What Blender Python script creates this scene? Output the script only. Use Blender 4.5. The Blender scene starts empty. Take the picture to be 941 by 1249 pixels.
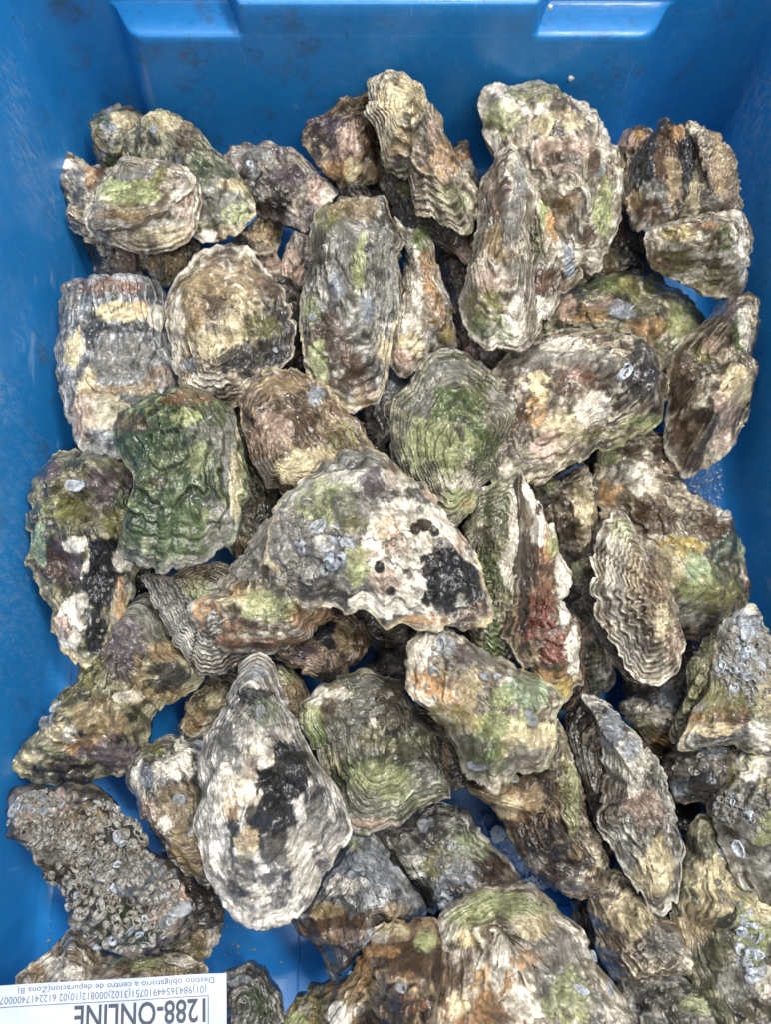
import bpy, math, random
import numpy as np
from mathutils import Vector, Matrix

# ------------------------------------------------------------------ camera, world, lamps, exposure
scene = bpy.context.scene
COL = scene.collection
TILT = math.radians(12.0)
DIST = 0.44
FPX = 939.0
CX, CY = 470.5, 624.5
CAM = np.array([0.0, -DIST * math.sin(TILT), DIST * math.cos(TILT)])
cam_data = bpy.data.cameras.new("camera")
cam_data.sensor_fit = 'VERTICAL'
cam_data.sensor_height = 24.0
cam_data.lens = 24.0 * FPX / 1249.0
cam_data.clip_start = 0.01
cam_data.clip_end = 50.0
cam = bpy.data.objects.new("camera", cam_data)
COL.objects.link(cam)
cam.location = CAM
cam.rotation_euler = (TILT, 0, 0)
scene.camera = cam
cam_data.dof.use_dof = True
cam_data.dof.focus_distance = 0.345
cam_data.dof.aperture_fstop = 7.0

world = bpy.data.worlds.new("World")
scene.world = world
world.use_nodes = True
bg = world.node_tree.nodes["Background"]
bg.inputs[0].default_value = (0.93, 0.97, 1.0, 1)
bg.inputs[1].default_value = 0.40

def lamp(name, loc, target, sx, sy, power, color):
    d = bpy.data.lights.new(name, 'AREA')
    d.shape = 'RECTANGLE'
    d.size = sx
    d.size_y = sy
    d.energy = power
    d.color = color
    o = bpy.data.objects.new(name, d)
    COL.objects.link(o)
    o.location = loc
    o.rotation_euler = (Vector(target) - Vector(loc)).to_track_quat('-Z', 'Y').to_euler()
    return o
lamp("ceiling_lamp", (0.46, 0.36, 1.6), (0, 0, 0.05), 1.2, 0.16, 36.0, (1.0, 0.985, 0.96))
lamp("ceiling_lamp", (0.25, -0.70, 1.7), (0, 0, 0.05), 1.2, 0.16, 19.0, (1.0, 0.99, 0.98))
lamp("ceiling_lamp", (-0.15, 0.75, 1.7), (0, 0, 0.05), 1.2, 0.16, 17.0, (1.0, 0.99, 0.98))

scene.cycles.use_denoising = True
vs = scene.view_settings
vs.view_transform = 'Standard'
vs.look = 'None'
vs.exposure = 0.0
vs.gamma = 1.0
vs.use_curve_mapping = False

# ------------------------------------------------------------------ helpers
ct, st = math.cos(TILT), math.sin(TILT)
AX_R = np.array([1.0, 0, 0])
AX_U = np.array([0, ct, st])
AX_F = np.array([0, st, -ct])

def rays(px):
    px = np.asarray(px, float)
    u = (px[:, 0] - CX) / FPX
    v = (CY - px[:, 1]) / FPX
    return u[:, None] * AX_R + v[:, None] * AX_U + AX_F

def to_plane(px, zc, gx=0.0, gy=0.0, ref=None):
    """where sight lines meet the plane z = zc + gx (x-x0) + gy (y-y0)"""
    d = rays(px)
    if ref is None:
        c = np.mean(np.asarray(px, float), axis=0)[None]
        rc = rays(c)[0]
        ref = CAM + rc * ((zc - CAM[2]) / rc[2])
    num = zc + gx * (CAM[0] - ref[0]) + gy * (CAM[1] - ref[1]) - CAM[2]
    den = d[:, 2] - gx * d[:, 0] - gy * d[:, 1]
    t = num / den
    return CAM + d * t[:, None], ref

def to_px(P):
    d = P - CAM
    w = d @ AX_F
    return np.stack([CX + FPX * (d @ AX_R) / w, CY - FPX * (d @ AX_U) / w], 1)

def _hash(ix, iy, iz, seed):
    h = (ix.astype(np.uint32) * np.uint32(374761393) + iy.astype(np.uint32) * np.uint32(668265263)
         + iz.astype(np.uint32) * np.uint32(2246822519) + np.uint32((seed * 3266489917) & 0xffffffff))
    h = (h ^ (h >> np.uint32(13))) * np.uint32(1274126177)
    h = (h ^ (h >> np.uint32(16))) * np.uint32(2654435769)
    h = h ^ (h >> np.uint32(15))
    return h.astype(np.float32) * np.float32(1.0 / 4294967296.0)

def vnoise(P, seed=0):
    i = np.floor(P)
    f = (P - i).astype(np.float32)
    i = i.astype(np.int64)
    f = f * f * f * (f * (f * 6 - 15) + 10)
    x0, y0, z0 = i[:, 0], i[:, 1], i[:, 2]
    out = 0
    for dx in (0, 1):
        wx = f[:, 0] if dx else 1 - f[:, 0]
        for dy in (0, 1):
            wy = f[:, 1] if dy else 1 - f[:, 1]
            for dz in (0, 1):
                wz = f[:, 2] if dz else 1 - f[:, 2]
                out = out + wx * wy * wz * _hash(x0 + dx, y0 + dy, z0 + dz, seed)
    return out

def fbm(P, oct=4, seed=0, gain=0.5):
    a, s, t = 1.0, 0.0, 0.0
    for k in range(oct):
        s = s + a * vnoise(P, seed + 17 * k)
        t += a
        a *= gain
        P = P * 2.03 + 11.3
    return s / t

def ridged(P, oct=3, seed=0):
    a, s, t = 1.0, 0.0, 0.0
    for k in range(oct):
        s = s + a * (1 - np.abs(2 * vnoise(P, seed + 31 * k) - 1))
        t += a
        a *= 0.5
        P = P * 2.1 + 5.7
    return s / t

def sstep(a, b, x):
    t = np.clip((x - a) / (b - a), 0, 1)
    return t * t * (3 - 2 * t)

def lin(c):
    c = np.asarray(c, float) / 255.0
    return np.where(c <= 0.04045, c / 12.92, ((c + 0.055) / 1.055) ** 2.4)

def spline(pts, n):
    """closed Catmull-Rom outline resampled to n points of even spacing"""
    p = np.asarray(pts, float)
    a, b, c, d = np.roll(p, 1, 0), p, np.roll(p, -1, 0), np.roll(p, -2, 0)
    t = np.linspace(0, 1, 24, endpoint=False)[None, :, None]
    q = 0.5 * ((2 * b[:, None]) + (c - a)[:, None] * t + (2 * a - 5 * b + 4 * c - d)[:, None] * t ** 2
               + (3 * b - a - 3 * c + d)[:, None] * t ** 3)
    q = q.reshape(-1, 2)
    q2 = np.vstack([q, q[:1]])
    L = np.concatenate([[0], np.cumsum(np.hypot(*np.diff(q2, axis=0).T))])
    s = np.linspace(0, L[-1], n, endpoint=False)
    return np.stack([np.interp(s, L, q2[:, 0]), np.interp(s, L, q2[:, 1])], 1), L[-1]

def link(name, data, parent=None, mat=None):
    o = bpy.data.objects.new(name, data)
    COL.objects.link(o)
    if parent is not None:
        o.parent = parent
    if mat is not None and data is not None:
        data.materials.append(mat)
    return o

def empty(name, loc, label=None, cat=None, group=None):
    o = bpy.data.objects.new(name, None)
    o.empty_display_size = 0.01
    COL.objects.link(o)
    o.location = [float(v) for v in loc]
    if label: o['label'] = label
    if cat: o['category'] = cat
    if group: o['group'] = group
    return o

def mesh_np(name, V, F, smooth=True):
    """F: (n,4) quads, a last index of -1 marks a triangle"""
    me = bpy.data.meshes.new(name)
    V = np.asarray(V, np.float32)
    F = np.asarray(F, np.int64)
    tri = F[:, 3] < 0
    cnt = np.where(tri, 3, 4)
    loops = F.reshape(-1)
    loops = loops[loops >= 0]
    start = np.concatenate([[0], np.cumsum(cnt)[:-1]])
    me.vertices.add(len(V))
    me.vertices.foreach_set("co", V.reshape(-1))
    me.loops.add(len(loops))
    me.loops.foreach_set("vertex_index", loops.astype(np.int32))
    me.polygons.add(len(F))
    me.polygons.foreach_set("loop_start", start.astype(np.int32))
    if smooth:
        me.polygons.foreach_set("use_smooth", np.ones(len(F), bool))
    me.update(calc_edges=True)
    me.validate()
    return me

def quads_to(verts, faces):
    return verts, [list(f) + ([-1] if len(f) == 3 else []) for f in faces]

class NT:
    def __init__(self, name):
        self.m = bpy.data.materials.new(name)
        self.m.use_nodes = True
        self.t = self.m.node_tree
        self.b = self.t.nodes["Principled BSDF"]
    def n(self, typ, **kw):
        nd = self.t.nodes.new(typ)
        for k, v in kw.items():
            if k.startswith('i_'):
                key = k[2:]
                key = int(key) if key.isdigit() else key.replace('_', ' ')
                nd.inputs[key].default_value = v
            else:
                setattr(nd, k, v)
        return nd
    def l(self, a, b):
        self.t.links.new(a, b)
    def ramp(self, src, p0, p1, c0=(0, 0, 0, 1), c1=(1, 1, 1, 1)):
        r = self.n('ShaderNodeValToRGB')
        e = r.color_ramp.elements
        e[0].position, e[1].position = p0, p1
        e[0].color, e[1].color = c0, c1
        self.l(src, r.inputs[0])
        return r.outputs[0]
    def mix(self, typ, fac, a, b):
        m = self.n('ShaderNodeMix', data_type='RGBA', blend_type=typ)
        for sock, v in ((m.inputs[0], fac), (m.inputs[6], a), (m.inputs[7], b)):
            if isinstance(v, bpy.types.NodeSocket): self.l(v, sock)
            else: sock.default_value = v
        return m.outputs[2]
    def math(self, op, a, b=0.0, c=None):
        m = self.n('ShaderNodeMath', operation=op)
        for i, v in enumerate((a, b) if c is None else (a, b, c)):
            if isinstance(v, bpy.types.NodeSocket): self.l(v, m.inputs[i])
            else: m.inputs[i].default_value = v
        return m.outputs[0]

# ------------------------------------------------------------------ materials
def make_shell_material():
    k = NT("oyster_shell")
    co = k.n('ShaderNodeTexCoord').outputs['Object']
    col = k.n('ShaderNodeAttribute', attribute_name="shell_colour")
    rc = k.n('ShaderNodeAttribute', attribute_name="growth")
    def noise(scale, detail, vec=co, rough=0.6, dist=0.0):
        nd = k.n('ShaderNodeTexNoise', i_Scale=scale, i_Detail=detail, i_Roughness=rough, i_Distortion=dist)
        k.l(vec, nd.inputs['Vector'])
        return nd.outputs[0]
    fine = noise(750, 4)
    grit = noise(2300, 2)
    mid = noise(190, 5, rough=0.65, dist=0.6)
    # concentric growth streaks: long round the shell, narrow across it
    mp = k.n('ShaderNodeMapping')
    mp.inputs['Scale'].default_value = (1.0, 1.0, 1.0)
    k.l(rc.outputs['Vector'], mp.inputs['Vector'])
    streak = noise(1.0, 5, vec=mp.outputs[0], rough=0.7, dist=0.25)
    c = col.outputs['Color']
    f1 = k.ramp(fine, 0.30, 0.72, (0.55, 0.53, 0.51, 1), (1.36, 1.36, 1.36, 1))
    c = k.mix('MULTIPLY', 0.85, c, f1)
    f2 = k.ramp(streak, 0.36, 0.62, (0.42, 0.39, 0.36, 1), (1.45, 1.45, 1.43, 1))
    c = k.mix('MULTIPLY', 0.75, c, f2)
    f3 = k.ramp(mid, 0.36, 0.50, (0.30, 0.26, 0.22, 1), (1, 1, 1, 1))
    c = k.mix('MULTIPLY', 0.55, c, f3)
    spk = k.ramp(grit, 0.66, 0.74)
    c = k.mix('MIX', k.math('MULTIPLY', spk, 0.35), c, (0.72, 0.70, 0.62, 1))
    k.l(c, k.b.inputs['Base Color'])
    wet = k.ramp(noise(95, 3), 0.42, 0.62, (0.24, 0.24, 0.24, 1), (0.60, 0.60, 0.60, 1))
    k.l(wet, k.b.inputs['Roughness'])
    k.b.inputs['Specular IOR Level'].default_value = 0.32
    k.b.inputs['Coat Weight'].default_value = 0.75
    k.b.inputs['Coat Roughness'].default_value = 0.13
    h = k.math('ADD', k.math('MULTIPLY', fine, 0.55), k.math('MULTIPLY', streak, 0.9))
    h = k.math('ADD', h, k.math('MULTIPLY', grit, 0.22))
    bp = k.n('ShaderNodeBump', i_Strength=0.9, i_Distance=0.0013)
    k.l(h, bp.inputs['Height'])
    k.l(bp.outputs[0], k.b.inputs['Normal'])
    bc = k.n('ShaderNodeBump', i_Strength=0.22, i_Distance=0.0010)
    k.l(k.math('ADD', mid, k.math('MULTIPLY', fine, 0.6)), bc.inputs['Height'])
    k.l(bc.outputs[0], k.b.inputs['Coat Normal'])
    return k.m

def make_barnacle_material(name, c0, c1):
    k = NT(name)
    co = k.n('ShaderNodeTexCoord').outputs['Object']
    nd = k.n('ShaderNodeTexNoise', i_Scale=2.2, i_Detail=4)
    k.l(co, nd.inputs['Vector'])
    inf = k.n('ShaderNodeObjectInfo').outputs['Random']
    base = k.mix('MIX', k.ramp(nd.outputs[0], 0.35, 0.65), (*lin(c0), 1), (*lin(c1), 1))
    tone = k.ramp(inf, 0.0, 1.0, (0.55, 0.52, 0.47, 1), (1.15, 1.15, 1.18, 1))
    c = k.mix('MULTIPLY', 1.0, base, tone)
    k.l(c, k.b.inputs['Base Color'])
    k.b.inputs['Roughness'].default_value = 0.32
    k.b.inputs['Coat Weight'].default_value = 0.2
    nb = k.n('ShaderNodeTexNoise', i_Scale=7.0, i_Detail=3)
    k.l(co, nb.inputs['Vector'])
    bp = k.n('ShaderNodeBump', i_Strength=0.5, i_Distance=0.0006)
    k.l(nb.outputs[0], bp.inputs['Height'])
    k.l(bp.outputs[0], k.b.inputs['Normal'])
    return k.m

def make_plastic():
    k = NT("blue_crate_plastic")
    co = k.n('ShaderNodeTexCoord').outputs['Object']
    def noise(scale, detail, vec=co, rough=0.55, dist=0.0):
        nd = k.n('ShaderNodeTexNoise', i_Scale=scale, i_Detail=detail, i_Roughness=rough, i_Distortion=dist)
        k.l(vec, nd.inputs['Vector'])
        return nd.outputs[0]
    c = k.mix('MIX', noise(14, 4), (*lin((25, 107, 171)), 1), (*lin((37, 127, 193)), 1))
    # brown grime flecks and smears
    g = k.math('MULTIPLY', k.ramp(noise(48, 6, rough=0.75), 0.54, 0.68), k.ramp(noise(9, 2), 0.38, 0.58))
    c = k.mix('MIX', k.math('MULTIPLY', g, 0.62), c, (0.045, 0.06, 0.07, 1))
    d = k.ramp(noise(300, 3), 0.66, 0.70)
    d = k.math('MULTIPLY', d, k.ramp(noise(22, 2), 0.48, 0.62))
    c = k.mix('MIX', k.math('MULTIPLY', d, 0.8), c, (0.05, 0.04, 0.03, 1))
    # pale scuffs: thin scratches and rubbed smears in worn zones of the side walls
    mp = k.n('ShaderNodeMapping')
    mp.inputs['Scale'].default_value = (160, 420, 160)
    mp.inputs['Rotation'].default_value = (0.5, 0.0, 0.0)
    k.l(co, mp.inputs['Vector'])
    s = k.ramp(noise(1.0, 5, vec=mp.outputs[0], rough=0.8), 0.46, 0.72)
    sx = k.n('ShaderNodeSeparateXYZ')
    k.l(co, sx.inputs[0])
    side = k.ramp(k.math('ABSOLUTE', sx.outputs[0]), 0.1885, 0.1935)
    zone = k.math('MULTIPLY', k.ramp(noise(13, 3, rough=0.6), 0.44, 0.62), k.math('MULTIPLY_ADD', side, 0.85, 0.15))
    s = k.math('MULTIPLY', s, zone)
    c = k.mix('MIX', k.math('MULTIPLY', s, 0.75), c, (0.36, 0.46, 0.54, 1))
    # dried dirt on the far wall
    back = k.ramp(sx.outputs[1], 0.262, 0.268)
    dirt = k.math('MULTIPLY', k.ramp(noise(80, 6, rough=0.8, dist=0.5), 0.59, 0.70), back)
    c = k.mix('MIX', k.math('MULTIPLY', dirt, 0.55), c, (0.03, 0.045, 0.055, 1))
    for rot, sc, th in (((0.3, 0.9, 0.35), (900, 25, 40), 0.70), ((1.2, 0.2, 1.1), (40, 800, 30), 0.715)):
        mp2 = k.n('ShaderNodeMapping')
        mp2.inputs['Scale'].default_value = sc
        mp2.inputs['Rotation'].default_value = rot
        k.l(co, mp2.inputs['Vector'])
        s2 = k.ramp(noise(1.0, 2, vec=mp2.outputs[0]), th, th + 0.05)
        c = k.mix('MIX', k.math('MULTIPLY', s2, 0.22), c, (0.40, 0.52, 0.62, 1))
    k.l(c, k.b.inputs['Base Color'])
    r = k.ramp(noise(26, 4), 0.35, 0.65, (0.22, 0.22, 0.22, 1), (0.44, 0.44, 0.44, 1))
    k.l(r, k.b.inputs['Roughness'])
    k.b.inputs['Specular IOR Level'].default_value = 0.45
    h = k.math('ADD', noise(60, 3), k.math('MULTIPLY', noise(900, 2), 0.12))
    bp = k.n('ShaderNodeBump', i_Strength=0.35, i_Distance=0.0012)
    k.l(h, bp.inputs['Height'])
    k.l(bp.outputs[0], k.b.inputs['Normal'])
    return k.m

def make_water():
    """a thin clear film: see-through with a rippled mirror on top"""
    k = NT("sea_water")
    co = k.n('ShaderNodeTexCoord').outputs['Object']
    nd = k.n('ShaderNodeTexNoise', i_Scale=1100.0, i_Detail=2)
    k.l(co, nd.inputs['Vector'])
    bp = k.n('ShaderNodeBump', i_Strength=0.5, i_Distance=0.0012)
    k.l(nd.outputs[0], bp.inputs['Height'])
    gl = k.n('ShaderNodeBsdfGlossy', i_Roughness=0.10)
    k.l(bp.outputs[0], gl.inputs['Normal'])
    tr = k.n('ShaderNodeBsdfTransparent', i_Color=(0.95, 0.98, 1.0, 1))
    fr = k.n('ShaderNodeFresnel', i_IOR=1.5)
    k.l(bp.outputs[0], fr.inputs['Normal'])
    mx = k.n('ShaderNodeMixShader')
    k.l(fr.outputs[0], mx.inputs[0]); k.l(tr.outputs[0], mx.inputs[1]); k.l(gl.outputs[0], mx.inputs[2])
    out = [n for n in k.t.nodes if n.type == 'OUTPUT_MATERIAL'][0]
    k.l(mx.outputs[0], out.inputs['Surface'])
    return k.m

def make_plain(name, c, rough=0.5, var=0.08, scale=300):
    k = NT(name)
    co = k.n('ShaderNodeTexCoord').outputs['Object']
    nd = k.n('ShaderNodeTexNoise', i_Scale=float(scale), i_Detail=4)
    k.l(co, nd.inputs['Vector'])
    a = lin(c)
    cc = k.mix('MIX', nd.outputs[0], (*(a * (1 - var)), 1), (*np.minimum(a * (1 + var), 1), 1))
    k.l(cc, k.b.inputs['Base Color'])
    k.b.inputs['Roughness'].default_value = rough
    return k.m

M_SHELL = make_shell_material()
M_BARN = [make_barnacle_material("barnacle_shell", (80, 76, 69), (152, 149, 141)),
          make_barnacle_material("blue_barnacle_shell", (104, 112, 120), (184, 191, 198))]
M_SPAT = make_barnacle_material("spat_shell", (92, 98, 104), (158, 163, 168))
M_PLASTIC = make_plastic()
M_WATER = make_water()
M_GRIT = make_plain("shell_grit", (150, 142, 124), 0.5, 0.6, 700)
M_CHIP = make_plain("pale_shell_chip", (206, 202, 190), 0.4, 0.15, 700)
M_FOAM_GLINT = make_plain("foam", (232, 240, 246), 0.25, 0.05)
def make_paper():
    k = NT("label_paper")
    co = k.n('ShaderNodeTexCoord').outputs['Object']
    n1 = k.n('ShaderNodeTexNoise', i_Scale=38.0, i_Detail=5)
    k.l(co, n1.inputs['Vector'])
    n2 = k.n('ShaderNodeTexNoise', i_Scale=900.0, i_Detail=3)
    k.l(co, n2.inputs['Vector'])
    c = k.mix('MIX', k.ramp(n1.outputs[0], 0.42, 0.66), (*lin((186, 193, 210)), 1), (*lin((164, 172, 188)), 1))
    c = k.mix('MIX', k.math('MULTIPLY', k.ramp(n2.outputs[0], 0.66, 0.74), 0.35), c, (0.30, 0.29, 0.27, 1))
    k.l(c, k.b.inputs['Base Color'])
    k.b.inputs['Roughness'].default_value = 0.38
    bp = k.n('ShaderNodeBump', i_Strength=0.3, i_Distance=0.001)
    k.l(n1.outputs[0], bp.inputs['Height'])
    k.l(bp.outputs[0], k.b.inputs['Normal'])
    return k.m
M_PAPER = make_paper()
M_INK = make_plain("label_ink", (62, 66, 76), 0.6, 0.35, 1500)
M_INK2 = make_plain("label_small_ink", (92, 98, 112), 0.6, 0.25, 1500)

# ------------------------------------------------------------------ the crate
XL, XR, YB, YF = -0.178, 0.195, 0.222, -0.318
ZT = 0.165
DRAFT = 0.060
def rounded(pts, rad, n=7):
    """polygon with rounded corners; rad may differ per corner"""
    out = []
    N = len(pts)
    for i in range(N):
        p = np.array(pts[i], float); a = np.array(pts[i - 1], float); b = np.array(pts[(i + 1) % N], float)
        r = rad[i]
        da, db = (a - p), (b - p)
        la, lb = np.linalg.norm(da), np.linalg.norm(db)
        r = min(r, 0.48 * la, 0.48 * lb)
        s, e = p + da / la * r, p + db / lb * r
        for t in np.linspace(0, 1, n):
            out.append((1 - t) ** 2 * s + 2 * t * (1 - t) * p + t * t * e)
    return np.array(out)

PXL, PXR = -0.140, 0.142           # the inner bulge of the far wall under the handle
REC = 0.020                        # how far the corners stand back behind it
def footprint(e, prot=1.0, mid=1.0):
    xl, xr = PXL + e * 1.6, PXR - e * 0.9
    ys, ym = YB + e + REC * (1 - prot), YB + e + REC * (1 - mid)
    ml, mr = -0.080 + e * 1.1, 0.083 - e * 1.1
    k = 0.0062 * abs(mid - prot) + 0.0012
    return rounded([(XL - e, YF - e), (XR + e, YF - e), (XR + e, YB + REC + e), (xr + 0.010, YB + REC + e),
                    (xr, ys), (mr + k, ys), (mr, ym), (ml, ym), (ml - k, ys), (xl, ys), (xl - 0.010, YB + REC + e), (XL - e, YB + REC + e)],
                   [0.03, 0.03, 0.045, 0.004, 0.008, 0.002, 0.003, 0.003, 0.002, 0.008, 0.004, 0.045])

crate = empty("fish_crate", ((XL + XR) / 2, (YB + YF) / 2, 0),
              "scuffed blue plastic fish crate holding the whole heap of oysters", "crate")
CL = np.array(crate.location)

def loft(rings, closed_caps=()):
    n = len(rings[0])
    V = np.vstack(rings)
    F = []
    for k in range(len(rings) - 1):
        for i in range(n):
            j = (i + 1) % n
            F.append((k * n + i, k * n + j, (k + 1) * n + j, (k + 1) * n + i))
    return V, np.array(F)

def ring_at(out, z, prot=1.0, mid=None):
    p = footprint(out, prot, prot if mid is None else mid)
    return np.column_stack([p, np.full(len(p), z)])
ZL, ZM = 0.0965, 0.1150             # heights of the two steps in the far wall
STEP = ((-0.0014, 0.99), (-0.0006, 0.965), (-0.0001, 0.92), (0.0003, 0.84), (0.0007, 0.45), (0.0011, 0.12), (0.0020, 0.03), (0.0035, 0.0))
rings = [ring_at(-0.006, 0.0005), ring_at(-0.0025, 0.0018), ring_at(0.0, 0.006)]
for z in np.linspace(0.02, ZL - 0.004, 7):
    rings.append(ring_at(DRAFT * z, z))
for dz, pr in STEP:
    rings.append(ring_at(DRAFT * (ZL + dz), ZL + dz, pr, 1.0))
for z in (0.102, 0.107):
    rings.append(ring_at(DRAFT * z, z, 0.0, 1.0))
for dz, pr in STEP:
    rings.append(ring_at(DRAFT * (ZM + dz), ZM + dz, 0.0, pr))
for z in np.linspace(0.125, ZT, 4):
    rings.append(ring_at(DRAFT * z, z, 0.0))
oz = DRAFT * ZT
rings += [ring_at(oz + 0.002, ZT + 0.003, 0), ring_at(oz + 0.016, ZT + 0.003, 0), ring_at(oz + 0.018, ZT, 0), ring_at(oz + 0.018, ZT - 0.018, 0),
          ring_at(oz + 0.005, ZT - 0.019, 0), ring_at(0.012, 0.006, 0), ring_at(0.008, -0.004, 0)]
V, F = loft(rings)
wall = link("crate_wall", mesh_np("crate_wall", V - CL, F), crate, M_PLASTIC)

fp = ring_at(-0.003, 0.0)
top = np.vstack([fp, fp - [0, 0, 0.004]])
n = len(fp)
me = bpy.data.meshes.new("crate_floor")
me.from_pydata([tuple(v) for v in (top - CL)], [], [tuple(range(n)), tuple(range(2 * n - 1, n - 1, -1))]
               + [(i, n + i, n + (i + 1) % n, (i + 1) % n) for i in range(n)])
link("crate_floor", me, crate, M_PLASTIC)

me = bpy.data.meshes.new("ground")
me.from_pydata([(-3, -3, -0.0045), (3, -3, -0.0045), (3, 3, -0.0045), (-3, 3, -0.0045)], [], [(0, 1, 2, 3)])
g = link("ground", me, None, make_plain("wet_concrete", (118, 116, 112), 0.45, 0.25, 9))
g['kind'] = 'structure'

def box_verts(x0, x1, y0, y1, z0, z1):
    return [(x0, y0, z0), (x1, y0, z0), (x1, y1, z0), (x0, y1, z0), (x0, y0, z1), (x1, y0, z1), (x1, y1, z1), (x0, y1, z1)]
BOXF = [(0, 3, 2, 1), (4, 5, 6, 7), (0, 1, 5, 4), (1, 2, 6, 5), (2, 3, 7, 6), (3, 0, 4, 7)]
def bevelled(name, V, F, parent, mat, w=0.003, seg=3):
    me = bpy.data.meshes.new(name)
    me.from_pydata([tuple(v) for v in V], [], F)
    import bmesh
    bm = bmesh.new(); bm.from_mesh(me)
    bmesh.ops.bevel(bm, geom=list(bm.edges), offset=w, segments=seg, profile=0.5, affect='EDGES')
    bm.to_mesh(me); bm.free()
    for p in me.polygons: p.use_smooth = True
    return link(name, me, parent, mat)

# thin drainage ribs moulded into the floor
for (x0, x1, y0, y1) in ((XL + 0.02, XR - 0.02, -0.2085, -0.2075), (-0.045, -0.044, YF + 0.03, -0.2085), (XL + 0.02, XR - 0.02, 0.06, 0.061)):
    V = np.array(box_verts(x0, x1, y0, y1, -0.001, 0.0007)) - CL
    bevelled("floor_rib", V, BOXF, crate, M_PLASTIC, 0.0002, 1)


# ------------------------------------------------------------------ oysters
PAL = {   # main, second, light, dark
    'tan':   ((146, 129, 101), (94, 76, 56), (210, 199, 173), (46, 38, 29)),
    'olive': ((124, 119, 90), (66, 70, 40), (172, 166, 130), (38, 38, 28)),
    'green': ((76, 85, 48), (46, 55, 32), (150, 160, 112), (30, 40, 28)),
    'grey':  ((126, 122, 112), (82, 78, 70), (192, 189, 178), (38, 36, 34)),
    'brown': ((110, 90, 68), (62, 45, 32), (172, 148, 110), (32, 24, 19)),
    'purple': ((118, 107, 100), (70, 58, 62), (174, 160, 146), (38, 31, 33)),
    'cream': ((184, 172, 146), (136, 119, 92), (230, 224, 208), (72, 60, 44)),
    'white': ((198, 192, 180), (140, 136, 130), (234, 230, 222), (58, 56, 56)),
    'blue':  ((132, 136, 138), (92, 96, 100), (186, 190, 192), (44, 46, 50)),
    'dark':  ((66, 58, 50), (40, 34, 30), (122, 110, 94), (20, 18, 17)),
}
INKS = {'wh': (224, 218, 204), 'cr': (210, 197, 160), 'or': (178, 140, 96), 'ru': (118, 82, 57), 'bk': (27, 27, 31), 'gr': (78, 96, 50),
        'dg': (48, 66, 36), 'ol': (112, 110, 62), 'te': (50, 70, 62), 'gy': (126, 124, 118), 'bl': (134, 142, 152), 'pu': (90, 79, 85),
        'br': (78, 57, 40), 'db': (46, 35, 27), 'ye': (178, 158, 92), 'tn': (148, 130, 99), 'pk': (186, 162, 146), 'rd': (106, 60, 46),
        'mg': (144, 160, 132), 'lg': (158, 164, 118)}
SEED = [0]

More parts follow.
